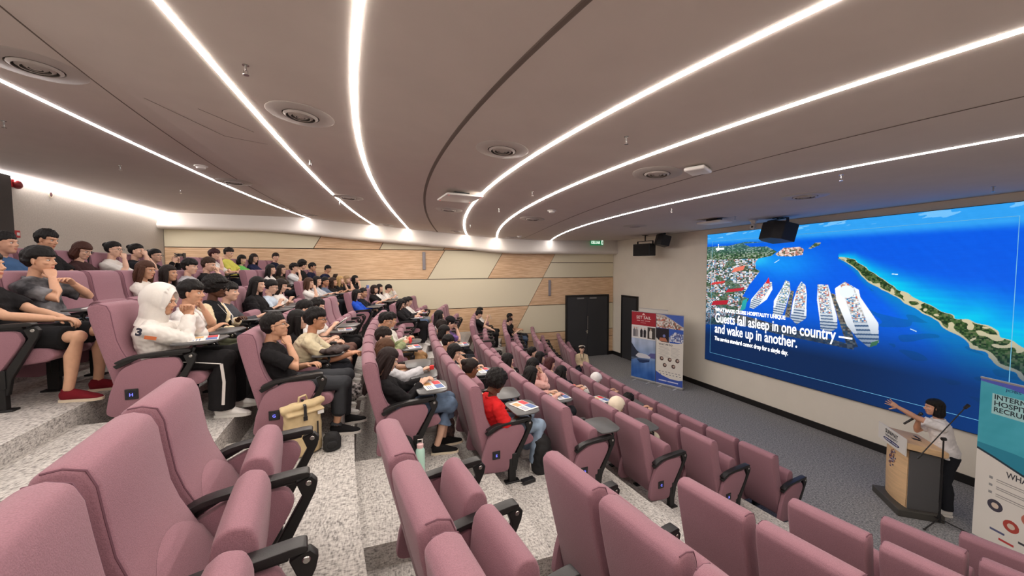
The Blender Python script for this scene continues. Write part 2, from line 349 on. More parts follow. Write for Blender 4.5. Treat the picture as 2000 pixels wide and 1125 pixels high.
def make_seat_meshes():
    R = {}
    prof = [(.0, 1.02), (.012, .92), (.06, .70), (.12, .45), (.165, .24), (.19, .20), (.27, .21), (.335, .27), (.345, .36), (.30, .47), (.245, .58), (.20, .68), (.175, .76), (.158, .88), (.146, .98), (.125, 1.035), (.075, 1.052), (.03, 1.048)]
    R['backrest'] = slab(prof, .474).mesh('backrest', [M_fab], bevel=.022, seg=3, smooth=50)
    mb = MB()
    for s_ in (1,):
        e = [(.03, 1.048), (.075, 1.052), (.125, 1.035), (.146, .98), (.158, .88), (.175, .76), (.20, .68), (.245, .58), (.30, .47), (.345, .36)]
        q = [Vector(v) for v in e]; pts = []
        for i_, v in enumerate(q):
            d_ = (q[min(i_+1, len(q)-1)]-q[max(i_-1, 0)]).normalized(); nr = Vector((-d_.y, d_.x)); nr = -nr if nr.dot(v-Vector((.09, .6))) < 0 else nr
            pts.append((v.x-nr.x*.0068, s_*.2300, v.y-nr.y*.0068))
        mb.loft(pts, [.0036]*len(pts), n=5)
    R['piping'] = mb.mesh('piping', [mat('dark_mauve_piping', (112, 76, 88), .9)], smooth=60)
    # lumbar pad: arched outline on the front face of the back
    mb = MB(); vs = []; fs = []; nu, nv = 14, 10
    def fx(z): return float(np.interp(z, [.27, .36, .47, .58, .68, .76, .88], [.335, .345, .30, .245, .20, .175, .158]))
    for i in range(nu+1):
        u = -1+2*i/nu; zt = .545+.115*(1-abs(u)**2.2); zb = .30
        for j in range(nv+1):
            t = j/nv; z = zb+(zt-zb)*t; e = min(1, 3.2*min(1-abs(u), .35), 4*(1-t) if t > .7 else 1)
            vs.append((fx(z)+.001+.028*max(e, 0)**.6*(.6+.4*(1-u*u)), u*.230, z))
    mb.add(vs, [(i*(nv+1)+j, (i+1)*(nv+1)+j, (i+1)*(nv+1)+j+1, i*(nv+1)+j+1) for i in range(nu) for j in range(nv)])
    R['lumbar_pad'] = mb.mesh('lumbar_pad', [M_fab], smooth=70)
    up = rounded([(.345, .36), (.375, .70), (.43, .745), (.49, .73), (.515, .66), (.49, .40), (.44, .33)], .35)
    R['seat_up'] = slab(up, .42, crown=.03).mesh('seat_cushion', [M_fab], bevel=.02, seg=3, smooth=50)
    dn = rounded([(.20, .36), (.22, .415), (.60, .455), (.70, .445), (.735, .39), (.70, .345), (.55, .325), (.25, .315)], .35)
    R['seat_down'] = slab(dn, .45, crown=.02).mesh('seat_cushion', [M_fab], bevel=.02, seg=3, smooth=50)
    # arm: local y = 0 is the arm centre line
    side = rounded([(.13, .34), (.10, .16), (.40, .13), (.43, .24), (.60, .52), (.565, .60), (.36, .605), (.20, .53)], .28, 5)
    R['side_panel'] = slab(side, .046).mesh('side_panel', [M_fab], bevel=.008, seg=2, smooth=40)
    mb = MB()
    mb.prism([(.42, .12), (.455, .24), (.625, .54), (.60, .61), (.665, .632), (.69, .60), (.68, .555), (.52, .24), (.50, .12)], 'y', -.018, .018)
    mb.prism([(.16, .56), (.30, .625), (.60, .635), (.60, .612), (.32, .606), (.18, .535)], 'y', -.02, .02)
    R['arm_frame'] = mb.mesh('arm_frame', [M_blk2], bevel=.004, seg=1, smooth=40)
    pad = [(.17, .59), (.26, .632), (.40, .648), (.62, .662), (.655, .658), (.66, .635), (.60, .630), (.40, .622), (.28, .608), (.19, .57)]
    R['armrest_pad'] = slab(rounded(pad, .3, 3), .064).mesh('armrest_pad', [M_blk], bevel=.012, seg=3, smooth=50)
    mb = MB(); mb.box((.45, 0, .13), (.075, .05, .26)); mb.box((.45, 0, .008), (.16, .075, .016)); mb.box((.47, 0, .24), (.05, .058, .14))
    R['pedestal'] = mb.mesh('pedestal', [M_blk2], bevel=.004, seg=1)
    def cyl(x, z, r, y0, y1, n=14): return MB().prism([(x+r*math.cos(2*math.pi*i/n), z+r*math.sin(2*math.pi*i/n)) for i in range(n)], 'y', y0, y1)
    R['pivot_cap'] = cyl(.652, .60, .0135, -.024, .024).mesh('pivot_cap', [M_chr], bevel=.003, seg=1, smooth=40)
    # writing tablet over the lap, arm on -y side of the occupant (mirrored copy for +y)
    mb = MB(); tp = rounded([(.50, .0), (.50, .34), (.56, .40), (.78, .40), (.84, .33), (.80, .03), (.72, -.02), (.56, -.02)], .3, 4)
    mb.prism(tp, 'z', .688, .704); R['writing_tablet'] = mb.mesh('writing_tablet', [M_tab], bevel=.005, seg=2, smooth=40)
    mb = MB(); mb.loft([(.652, 0, .60), (.672, 0, .66), (.66, .05, .683), (.66, .16, .684)], [.013, .013, .012, .010], n=8)
    R['tablet_hinge'] = mb.mesh('tablet_hinge', [M_blk2], smooth=50)
    mb = MB(); mb.box((.27, 0, .33), (.085, .010, .085)); R['row_badge'] = mb.mesh('row_badge', [M_blk], bevel=.006, seg=2)
    R['badge_disc'] = cyl(.27, .33, .031, -.0075, .0075, 20).mesh('badge_disc', [M_badge])
    return R
SM = make_seat_meshes()
def mirror_mesh(me):
    m = me.copy(); m.transform(Matrix.Diagonal((1, -1, 1, 1))); m.flip_normals(); return m
SM['piping_m'] = mirror_mesh(SM['piping']); SM['writing_tablet_m'] = mirror_mesh(SM['writing_tablet']); SM['tablet_hinge_m'] = mirror_mesh(SM['tablet_hinge'])
LETTER = {}
ORD = ['first', 'second', 'third', 'fourth', 'fifth', 'sixth', 'seventh', 'eighth', 'ninth', 'tenth', 'eleventh']
ROWN = ['front row', 'row B', 'row C', 'row D', 'row E', 'row F', 'row G', 'row H', 'row behind H', 'rearmost row']
BLK = {'c': 'middle block', 'f': 'far block', 'n': 'near block'}
GRP = {'c': 'auditorium seats of the middle block', 'f': 'auditorium seats of the far block', 'n': 'auditorium seats of the near block'}
AIS = {'c': 'from the near aisle', 'f': 'from the far aisle', 'n': 'from the aisle'}
ROOTS = {}
def arm(root, ysign, badge=None, tablet=False, outward=None):
    y = ysign*PW/2
    for n in ('side_panel', 'arm_frame', 'armrest_pad', 'pedestal', 'pivot_cap'):
        o = link(n, SM[n], root, (0, y, 0))
    if tablet:
        sfx = '' if ysign < 0 else '_m'
        t = link('writing_tablet', SM['writing_tablet'+sfx], root, (0, y, 0)); link('tablet_hinge', SM['tablet_hinge'+sfx], t)
    if badge:
        s = outward; b = link('row_badge', SM['row_badge'], root, (0, y+s*.026, 0)); link('badge_disc', SM['badge_disc'], b, (0, 0, 0))
        if badge not in LETTER:
            LETTER[badge] = text_mesh(badge, .036, M_blueled, ext=.0008, align='CENTER')
        tx = link('lit_letter', LETTER[badge], b); tx['label'] = 'glowing blue letter '+badge
        tx.matrix_local = basis((.27, s*.0085, .315), (-s, 0, 0), (0, 0, 1), (0, s, 0))
def make_seat(k, b, i, pos, occupied=False, tablet=False, last=False):
    x, y, z, t = pos; st = 'occupied' if occupied else 'empty'
    root = thing('auditorium_seat', '%s mauve seat, %s %s, %s, %s' % (st, ORD[i], AIS[b], ROWN[k], BLK[b]), 'seat', (x, y, z), -t, GRP[b])
    link('backrest', SM['backrest'], root); link('lumbar_pad', SM['lumbar_pad'], root); link('piping', SM['piping'], root); link('piping', SM['piping_m'], root)
    link('seat_cushion', SM['seat_down' if occupied else 'seat_up'], root)
    near = 1 if b == 'n' else -1       # aisle side of this block
    bd = 'HGFEDCBA'[7-k] if (b == 'c' and i == 0 and 1 <= k <= 7) else None
    arm(root, near, bd, tablet, outward=near)
    if last: arm(root, -near)
    ROOTS[(k, b, i)] = root; return root
OCC = {(0,'f'):[0],(1,'c'):[5,3],(2,'c'):[1,7,6,5,4],(4,'c'):[0,1,3,4,5,6,7,8],(3,'c'):[4,2,3],(5,'c'):[0,1,2,4,5],(5,'f'):[0,1,2],
 (6,'c'):[0,1,2,3,4],(6,'f'):[0,1,3,4,5],(7,'c'):[0,1,2,3,5,6,7],(7,'f'):[0,1,2,3,4,5,6],(8,'c'):[0,1,4,5,6,7],(8,'f'):[1,2,3,4,5,6],
 (9,'c'):[3,4,5,6,7,8],(9,'f'):[1,2,3,4,6],(2,'f'):[4,5],(3,'f'):[3,4]}
TAB = {(2,'c'):[1,3],(1,'c'):[4],(3,'c'):[0,2],(4,'c'):[0,1,3,7],(5,'c'):[0,1,2,4,5],(5,'f'):[0,2],(6,'c'):[1,4,5],(6,'f'):[0,1,3,4],(7,'c'):[0,1,3,5,6,7],
 (7,'f'):[0,2,4,6],(8,'c'):[1,5],(8,'f'):[2,4,6],(9,'c'):[6,8],(9,'f'):[1,2]}
for k in range(10):
    for b in 'cfn':
        L_ = row_seats(k, b); n = len(L_)
        for i, p in enumerate(L_):
            if b == 'n':
                q = Vector((p[0]+.3, p[1], p[2]+.6))-Vector((0, 0, 3.5)); zz = q.dot(_f)
                if k > 7 or zz < .35 or abs(q.dot(_r)/zz*734) > 1180 or p[1] < -.6: continue
            make_seat(k, b, i, p, i in OCC.get((k, b), []), i in TAB.get((k, b), []), last=(i == n-1 and b == 'c'))
# ------------------------------------------------------------------ people: templates
def remesh(mb, vox, smooth=4, fac=.5):
    me = mb.mesh('tmp', [M_blk]); o = link('tmp', me); md = o.modifiers.new('r', 'REMESH'); md.mode = 'VOXEL'; md.voxel_size = vox; md.adaptivity = 0
    if smooth:
        sm = o.modifiers.new('s', 'SMOOTH'); sm.factor = fac; sm.iterations = smooth
    dg = bpy.context.evaluated_depsgraph_get(); out = bpy.data.meshes.new_from_object(o.evaluated_get(dg))
    bpy.data.objects.remove(o); bpy.data.meshes.remove(me); out.materials.clear(); return out
def getv(me):
    a = np.empty(len(me.vertices)*3, np.float32); me.vertices.foreach_get('co', a); return a.reshape(-1, 3)
def setv(me, a): me.vertices.foreach_set('co', a.astype(np.float32).ravel()); me.update()
def getn(me):
    a = np.empty(len(me.vertices)*3, np.float32); me.vertices.foreach_get('normal', a); return a.reshape(-1, 3)
def wob(p, sc, seed=0):
    r = np.random.RandomState(seed); v = np.zeros(len(p)); q = p*sc
    for i in range(6):
        d = r.normal(size=3); d /= np.linalg.norm(d); w = r.normal(size=3)*.5
        v += np.sin(q@d*(1+.5*i)+2*np.sin(q@w)+r.rand()*6)/(1+.35*i)
    return v/3
def fold(me, amp, sc, seed=0, st=(1, 1, 1), keep=None):
    p = getv(me); n = getn(me); w = 1 if keep is None else np.clip((np.linalg.norm(p-np.array(keep), axis=1)-.07)/.08, 0, 1)
    setv(me, p+n*(wob(p*np.array(st), sc, seed)*amp*w)[:, None])
def smooth_all(me): me.polygons.foreach_set('use_smooth', [True]*len(me.polygons)); return me
def head_template(vox):
    mb = MB()
    mb.ell((-.012, 0, .032), (.094, .074, .088), n=24, m=16)      # skull
    mb.ell((.022, 0, -.022), (.066, .062, .088), n=24, m=16)      # face
    mb.ell((.042, 0, -.082), (.040, .040, .030), n=16, m=10)      # chin and jaw
    mb.ell((-.005, 0, -.05), (.055, .060, .045), n=16, m=10)
    mb.loft([(-.015, 0, -.05), (-.028, 0, -.10), (-.034, 0, -.125)], [(.050, .050), (.046, .048), (.044, .046)], lat=(0, 1, 0), n=16)
    mb.loft([(.083, 0, .022), (.092, 0, -.002), (.104, 0, -.020), (.094, 0, -.034)], [.006, .0085, .012, .008], n=10)    # nose
    mb.ell((.094, .010, -.026), (.010, .008, .007)); mb.ell((.094, -.010, -.026), (.010, .008, .007))
    mb.ell((.072, 0, .030), (.020, .050, .010), n=14, m=8)        # brow ridge
    mb.ell((.079, 0, -.053), (.012, .024, .0075), n=12, m=8); mb.ell((.078, 0, -.064), (.012, .020, .008), n=12, m=8)
    for s in (1, -1):
        mb.ell((.060, s*.038, -.018), (.024, .020, .020)); mb.ell((-.006, s*.074, -.004), (.017, .008, .031), rot=Euler((0, 0, s*.35)).to_matrix())
        mb.ell((-.002, s*.073, -.028), (.010, .007, .010))
    me = remesh(mb, vox, 3); p = getv(me)
    for s in (1, -1):                                              # eye sockets
        d = (p-np.array([.084, s*.031, .008]))/np.array([.03, .019, .012]); w = np.exp(-(d**2).sum(1)); p[:, 0] -= .010*w
    setv(me, p); out = MB(); out.v = [tuple(x) for x in p]; out.f = [list(q.vertices) for q in me.polygons]
    for q in me.polygons:
        c = np.mean([p[i] for i in q.vertices], axis=0)
        out.m.append(1 if (c[0] > .0835 and abs(c[1]) < .021 and -.068 < c[2] < -.049) else 0)
    bpy.data.meshes.remove(me)
    for s in (1, -1):
        out.ell((.0725, s*.031, .007), (.0108, .0135, .0068), 2, n=12, m=8)
        out.ell((.0815, s*.031, .007), (.0032, .0052, .0056), 3, n=10, m=6)
        out.loft([(.083, s*.012, .025), (.086, s*.030, .031), (.076, s*.048, .026)], [.0011, .0017, .0009], 4, n=6)
        out.loft([(.0815, s*.018, .0128), (.0850, s*.031, .0150), (.076, s*.044, .0118)], [(.0007, .0011)]*3, 4, n=5)
    return out
HEAD_HI, HEAD_LO = head_template(.0048), head_template(.0078)
def hand_template(kind):
    """wrist at origin, forearm direction +x, palm facing -z, thumb towards +y"""
    mb = MB(); c = {'relax': (25, 30, 22), 'fist': (70, 85, 55), 'flat': (6, 8, 6), 'grip': (48, 62, 45), 'open': (-4, 6, 6)}[kind]
    mb.loft([(-.03, 0, 0), (.0, 0, 0), (.03, 0, .001), (.065, 0, .002), (.088, 0, .001)], [(.026, .019), (.026, .018), (.036, .016), (.041, .0145), (.039, .011)], lat=(0, 1, 0), n=14)
    for i, (y, ln, sp) in enumerate([(.029, .068, 7), (.010, .076, 1), (-.010, .071, -4), (-.028, .056, -10)]):
        p = Vector((.082, y, .001)); a = 0; pts = [p-Vector((.012, 0, 0)), p.copy()]; spr = math.radians(sp*(2.2 if kind == 'open' else 1))
        for j, (fr_, bend) in enumerate(zip((.46, .30, .24), c)):
            a += math.radians(bend+i*2); d = Vector((math.cos(a)*math.cos(spr), math.cos(a)*math.sin(spr), -math.sin(a))); p = p+d*ln*fr_; pts.append(p.copy())
        mb.loft(pts, [.0085, .0088, .0082, .0074, .0058], n=8); mb.ell(pts[-1], (.0062, .0062, .0062), n=8, m=5)
    t = {'fist': [(.012, .022, -.006), (.040, .038, -.016), (.066, .028, -.028), (.078, .010, -.032)], 'grip': [(.012, .022, -.006), (.040, .042, -.018), (.064, .036, -.034), (.080, .022, -.040)]}.get(kind,
        [(.012, .022, -.002), (.040, .046, -.010), (.064, .060, -.014), (.084, .066, -.016)])
    if kind == 'open': t = [(.012, .022, -.002), (.036, .050, -.004), (.054, .074, -.004), (.068, .092, -.002)]
    mb.loft(t, [.013, .0115, .0098, .0075], n=8); mb.ell(t[-1], (.0078, .0078, .0078), n=8, m=5)
    return mb
HANDS = {k: hand_template(k) for k in ('relax', 'fist', 'flat', 'grip', 'open')}
# hair templates in the head's frame
def shell(rad, hairline, thick=.010, cen=(-.012, 0, .032), n=40, m=28, rough=.004, seed=1, sc=60):
    """scalp shell: keeps the part of an ellipsoid where hairline(x,y,z) is true"""
    mb = MB(); mb.ell(cen, rad, n=n, m=m); p = np.array(mb.v); q = p-np.array(cen)
    nn = q/np.array(rad)**2; nn /= np.linalg.norm(nn, axis=1)[:, None]; w = wob(p, sc, seed)*rough+rough*.4
    thr = np.array([hairline(*x) for x in p], dtype=object)
    if isinstance(thr[0], (bool, np.bool_)): P = p+nn*np.where(thr.astype(bool), w, -.014)[:, None]
    else:
        t = np.clip((p[:, 2]-thr.astype(float))/.045, -1, 1); lo = np.array([.0955, .0755, .0895])/np.array(rad); g = np.sqrt(np.clip(t, 0, 1))[:, None]
        P = np.array(cen)+q*(lo+(1-lo)*g)+nn*(np.where(t > 0, w*np.clip(t*1.5, 0, 1), -.016))[:, None]
    mb.v = [tuple(x) for x in P]; return mb
def hair_template(kind, vox=.0055, seed=3):
    R = (.110, .088, .106)
    def hl(x, y, z):                                             # ordinary hairline
        return .058-.2*abs(y) if x > .035 else (.020 if x > -.005 else -.060)
    def bangs(x, y, z): return .034 if x > .03 else (.0 if x > 0 else -.08)
    mb = MB()
    if kind == 'short': mb.join(shell((.106, .085, .106), (lambda x, y, z: .050+.12*y if x > .035 else (.012 if x > .012 else (.020 if x > -.018 else -.065))) if seed % 2 else (lambda x, y, z: .044-.14*y if x > .04 else (.004 if x > .015 else (.020 if x > -.018 else -.065))), rough=.008, seed=seed, sc=52))
    elif kind == 'fringe': mb.join(shell((.113, .089, .109), lambda x, y, z: .026+.22*abs(y+.02) if x > .03 else (-.004 if x > .008 else (.012 if x > -.02 else -.07)), rough=.009, seed=seed, sc=48))
    if kind in ('short', 'fringe', 'curly', 'buzz'): mb.ell((-.046, 0, -.016), (.054, .073, .050), n=20, m=14); mb.ell((-.03, 0, .01), (.05, .078, .03), n=20, m=12)
    if kind == 'buzz': mb.join(shell((.101, .081, .097), hl, rough=.001, seed=seed))
    if kind == 'curly': mb.join(shell((.128, .108, .124), lambda x, y, z: z > (.066 if x > .03 else (.0 if x > 0 else -.06)), rough=.012, seed=seed, sc=90))
    if kind in ('long', 'wavy', 'bob', 'pony', 'bun'):
        mb.join(shell(R, bangs if kind == 'bob' and seed != 2 else hl, rough=.003, seed=seed))
        if kind in ('long', 'wavy'):
            mb.loft([(-.045, 0, .04), (-.062, 0, -.04), (-.082, 0, -.13), (-.098, 0, -.22), (-.108, 0, -.32), (-.108, 0, -.39)], [(.088, .062), (.094, .058), (.105, .050), (.108, .040), (.095, .032), (.05, .014)], lat=(0, 1, 0), n=24)
            for s in (1, -1):
                mb.loft([(.012, s*.080, .055), (.010, s*.090, -.02), (.004, s*.096, -.10), (.0, s*.100, -.18), (.01, s*.095, -.27)], [(.016, .036), (.017, .036), (.020, .036), (.022, .032), (.008, .012)], lat=(0, 1, 0), n=12)
        elif kind == 'bob':
            mb.loft([(-.03, 0, .03), (-.038, 0, -.03), (-.042, 0, -.08), (-.040, 0, -.125)], [(.094, .074), (.100, .078), (.104, .074), (.086, .055)], lat=(0, 1, 0), n=26)
        elif kind == 'pony':
            mb.ell((-.115, 0, .04), (.03, .028, .03)); mb.loft([(-.12, 0, .04), (-.15, 0, -.02), (-.145, 0, -.12), (-.13, 0, -.22)], [.024, .03, .026, .008])
        else: mb.ell((-.105, 0, .075), (.045, .048, .042), n=16, m=10)
    if kind == 'cap':
        mb.join(shell((.113, .092, .112), lambda x, y, z: z > .045, rough=0, seed=seed)); 
        mb.loft([(.06, 0, .052), (.12, 0, .050), (.175, 0, .040)], [(.078, .008), (.072, .006), (.045, .004)], lat=(0, 1, 0), n=20)
    elif kind == 'hijab':
        mb.join(shell((.120, .098, .116), lambda x, y, z: x < .045 or z > .070, rough=.002, seed=seed, sc=30))
        mb.loft([(-.02, 0, .0), (-.022, 0, -.06), (-.02, 0, -.12), (-.03, 0, -.20), (-.045, 0, -.27), (-.06, 0, -.36)], [(.098, .095), (.094, .088), (.092, .09), (.125, .11), (.165, .105), (.14, .06)], lat=(0, 1, 0), n=28)
        mb.loft([(.055, 0, -.100), (.052, 0, -.15), (.045, 0, -.22), (.03, 0, -.30)], [(.05, .03), (.07, .035), (.10, .03), (.08, .01)], lat=(0, 1, 0), n=18)
    elif kind == 'hood':
        mb.join(shell((.142, .120, .140), lambda x, y, z: x < .060, rough=.004, seed=seed, sc=18, cen=(-.012, 0, .025)))
        mb.loft([(-.02, 0, .0), (-.03, 0, -.08), (-.035, 0, -.15), (-.045, 0, -.22)], [(.118, .115), (.108, .105), (.105, .10), (.15, .10)], lat=(0, 1, 0), n=24)
    # keep the face clear: carve by moving vertices back
    me = remesh(mb, vox, 2); p = getv(me)
    if kind in ('hijab', 'hood'):
        a = (.050, .064) if kind == 'hijab' else (.066, .088); cz = -.014 if kind == 'hijab' else -.01
        r = (p[:, 1]/a[0])**2+((p[:, 2]-cz)/(a[1]+.02))**2; k = (r < 1) & (p[:, 0] > .03); p[k, 0] = .012+.02*r[k]
    setv(me, p)
    if kind in ('long', 'wavy', 'bob', 'pony'):
        n_ = getn(me); th = np.arctan2(p[:, 1], -p[:, 0]+.02); am = .0022 if kind != 'wavy' else .005
        w = np.sin(th*26+3*np.sin(p[:, 2]*(18 if kind != 'wavy' else 45)))*am*(p[:, 2] < .06); setv(me, p+n_*w[:, None])
    elif kind in ('short', 'fringe'):
        n_ = getn(me); w = wob(p*np.array((1, 1, .35)), 150, seed+4)*.0035+np.sin(p[:, 1]*260+p[:, 0]*90+5*np.sin(p[:, 2]*30))*.0009; setv(me, p+n_*w[:, None])
    elif kind == 'curly':
        n_ = getn(me); setv(me, p+n_*(wob(p, 210, 5)*.0045)[:, None])
    return smooth_all(me)
_hair = {}
def hair_mesh(kind, seed):
    k = (kind, seed % 3)
    if k not in _hair: _hair[k] = hair_template(kind, seed=(seed % 3)+1)
    return _hair[k]
def shoe_template():
    mb = MB()
    mb.loft([(-.10, 0, .045), (-.075, 0, .05), (-.02, 0, .055), (.04, 0, .045), (.10, 0, .032), (.15, 0, .024), (.168, 0, .02)], [(.026, .035), (.034, .045), (.036, .048), (.040, .036), (.044, .024), (.034, .016), (.012, .008)], lat=(0, 1, 0), n=16)
    mb.loft([(-.065, 0, .06), (-.06, 0, .09), (-.06, 0, .105)], [(.034, .038), (.032, .036), (.03, .034)], lat=(0, 1, 0), n=14)
    up = remesh(mb, .006, 2); out = MB(); p = getv(up); p[:, 2] = np.maximum(p[:, 2], .014); out.v = [tuple(x) for x in p]; out.f = [list(q.vertices) for q in up.polygons]; out.m = [0]*len(out.f)
    sole = [(-.108, -.02), (-.112, .0), (-.108, .02), (-.07, .036), (-.02, .034), (.05, .044), (.11, .046), (.155, .034), (.176, .008), (.172, -.02), (.14, -.040), (.08, -.044), (0, -.034), (-.07, -.034)]
    out.prism(sole, 'z', 0, .022, 1)
    for i in range(4): out.box((.045+.018*i, 0, .068-.008*i), (.005, .05, .006), 2)
    return out
SHOE = shoe_template()
def glasses_template():
    mb = MB()
    for s in (1, -1):
        ring = [(.101-.004*abs(math.cos(t)), s*.033+.021*math.cos(t), .004+.017*math.sin(t)) for t in np.linspace(0, 2*math.pi, 15)]
        mb.loft(ring, [.0016]*15, n=5, cap=False); mb.loft([(.096, s*.054, .008), (.04, s*.080, .010), (-.015, s*.082, .004)], [.0016, .0018, .002], n=5)
    mb.loft([(.101, -.012, .008), (.104, 0, .011), (.101, .012, .008)], [.0016]*3, n=5); return mb
M_glf = mat('spectacle_frame', (24, 22, 24), .3); GLM = glasses_template().mesh('glasses', [M_glf], smooth=60)
# ------------------------------------------------------------------ people: builder
def skin(rgb): return mat('skin_%d_%d' % (rgb[0], rgb[2]), rgb, .5, nz=.06, ns=25, spec=.35)
M_eye = mat('eye_white', (225, 222, 218), .3); M_iris = mat('eye_iris', (36, 24, 18), .2)
def hairm(rgb): return mat('hair_%d_%d_%d' % rgb, rgb, .55, nz=.4, ns=55, stretch=(6, 6, .6), bump=.5, spec=.28)
def cloth(rgb, kind='cotton'):
    if kind == 'denim': return mat('denim_%d_%d_%d' % rgb, rgb, .9, nz=.25, ns=14, bump=.2, bs=400)
    if kind == 'stripe': return mat('striped_%d_%d_%d' % rgb, rgb, .9, nz=.6, ns=9, col2=(60, 46, 82), stretch=(.2, .2, 6))
    if kind == 'pattern': return mat('patterned_%d_%d_%d' % rgb, rgb, .9, nz=.5, ns=26, col2=(40, 34, 34))
    if kind == 'wash': return mat('washed_%d_%d_%d' % rgb, rgb, .9, nz=.5, ns=7, col2=(132, 132, 136))
    return mat('cloth_%d_%d_%d' % rgb, rgb, .92, nz=.05, ns=20, bump=.15, bs=240, spec=.2)
def ik(Sh, T, a, b, hint):
    d = T-Sh; L_ = d.length; L_ = min(L_, (a+b)*.995); d = d.normalized(); T = Sh+d*L_
    x = (a*a-b*b+L_*L_)/(2*L_); h = math.sqrt(max(a*a-x*x, 1e-6)); hv = Vector(hint); hv = hv-d*hv.dot(d)
    if hv.length < 1e-4: hv = Vector((0, 0, -1))
    return Sh+d*x+hv.normalized()*h, T
def person(loc, rz, H, label, skn=(206, 160, 134), hair=('short', (22, 18, 17)), top=((40, 40, 42), 'short'), legs=((38, 40, 46), 'long'), hands=('lap', 'lap'),
           yaw=0, pitch=0, tilt=0, specs=False, fem=False, shoes=((228, 226, 222), (235, 232, 226)), hi=False, stand=False, seed=0, group=None, big=1.0, tk='cotton', lk='cotton', twist=0, cap=None, hx=None, knees=None, mask=False):
    """seated (or standing) figure; H = head centre (x forward, y left, z up) in the seat's own frame"""
    root = thing('person', label, 'person', loc, rz, group); r_ = random.Random(seed)
    H = Vector(H); vox = .0085 if hi else .0135; sk = skin(skn)
    if stand: pel = Vector((0, 0, .90))
    else: pel = Vector((max(.33, min(H.x+.08, .40)), H.y*.5, .50))
    N = H+Vector((-.043, 0, -.170)); sw = (.150 if fem else .172)*big; v = N-pel
    def sp(t): b = 4*t*(1-t)*(.035 if not stand else .0); return pel+v*t+Vector((-b, 0, 0))
    lat = Vector((math.sin(-math.radians(twist)), math.cos(math.radians(twist)), 0))
    W_ = lambda e: [((.150+e)*big, (.112+e)*big), ((.138+e)*big, (.108+e)*big), ((.142+e)*big, (.110+e)*big), ((sw-.008+e), (.112+e)*big), ((sw-.03+e), .085+e), (.066+e, .062+e)]
    ts = [0, .28, .52, .76, .93, 1.0]
    body = MB(); body.loft([sp(t) for t in ts], W_(-.020), lat=lat, n=20)
    body.loft([N+Vector((-.012, 0, -.03)), N+Vector((.0, 0, .035)), H+Vector((-.034, 0, -.095)), H+Vector((-.030, 0, -.04))], [(.054, .052), (.048, .048), (.046, .047), (.045, .045)], lat=(0, 1, 0), n=16)
    shirt = MB(); e = .014 if top[1] != 'puffy' else .03
    rs = W_(e); rs[-1] = (.074+.004, .072)
    z0 = -.055 if not stand else -.08
    shirt.loft([sp(0)+Vector((0.01, 0, z0))]+[sp(t) for t in ts], [(rs[0][0]*(1.10 if stand else 1.02), rs[0][1]*(1.18 if stand else 1.04))]+([(rs[0][0]*1.06, rs[0][1]*1.1)]+rs[1:] if stand else rs), lat=lat, n=22)
    shirt.loft([N+Vector((-.012+.060*math.cos(a), .062*math.sin(a), .012-.012*math.cos(a))) for a in np.linspace(0, 2*math.pi, 17)], [.0125]*17, n=8)
    # legs
    legb = MB(); tr = MB(); ankles = []
    for s in (1, -1):
        hp = pel+Vector((.03, s*.088, -.01)) if not stand else pel+Vector((0, s*.085, -.03))
        if stand: kn = Vector((.03, s*.10, .48)); an = Vector((-.01, s*.11, .085))
        else:
            kx, ky, kz, ax_ = (knees[0 if s > 0 else 1] if knees else (.80+r_.uniform(-.02, .03), s*(.10+r_.uniform(0, .05)), .50, .74+r_.uniform(-.07, .06)))
            kn = Vector((kx, ky, kz)); an = Vector((ax_, ky*1.02, .09))
        m1 = hp.lerp(kn, .5)+Vector((0, 0, .012)); c1 = kn.lerp(an, .35)+Vector((-.015, 0, 0))
        legb.loft([hp, m1, kn, c1, kn.lerp(an, .75), an], [.078*big, .066*big, .052, .050, .036, .033], n=14); legb.ell(kn, (.053, .052, .053))
        if legs[1] == 'long': tr.loft([hp+Vector((-.03, 0, 0)), m1, kn, c1, kn.lerp(an, .7), an+Vector((0, 0, .01))], [.098*big, .090*big, .078, .074, .068, .064], n=16); tr.ell(kn, (.077, .075, .076))
        elif legs[1] == 'wide': tr.loft([hp+Vector((-.03, 0, 0)), m1, kn, c1, kn.lerp(an, .7), an+Vector((0, 0, -.01))], [.10*big, .10*big, .098, .098, .10, .10], n=16); tr.ell(kn, (.096, .09, .094))
        elif legs[1] == 'shorts': tr.loft([hp+Vector((-.03, 0, 0)), m1, hp.lerp(kn, .86)], [.102*big, .100*big, .094], n=16)
        elif legs[1] == 'skirt': tr.loft([hp+Vector((-.03, 0, 0)), m1, hp.lerp(kn, .80)], [.10*big, .10, .09], n=16)
        elif legs[1] == 'mid': tr.loft([hp+Vector((-.03, 0, 0)), m1, kn, kn.lerp(an, .45)], [.10*big, .094*big, .088, .092], n=16); tr.ell(kn, (.088, .085, .088))
        ankles.append((an, s))
    if legs[1] == 'skirt': tr.loft([pel+Vector((-.02, 0, 0)), pel+Vector((.2, 0, .0)), pel+Vector((.37, 0, 0))], [(.17, .085), (.17, .082), (.165, .08)], lat=(0, 1, 0), n=20)
    tr.loft([pel+Vector((-.01, 0, .085 if not stand else .03)), pel+Vector((0, 0, .02)), pel+Vector((.02, 0, -.06))], [(.150*big, .115*big), (.165*big, .125*big), (.15*big, .10*big)], lat=(0, 1, 0), n=20)
    if not stand: tr.ell(pel+Vector((.05, 0, -.02)), (.13*big, .165*big, .085))
    body.join(legb)
    # arms
    hm = MB()
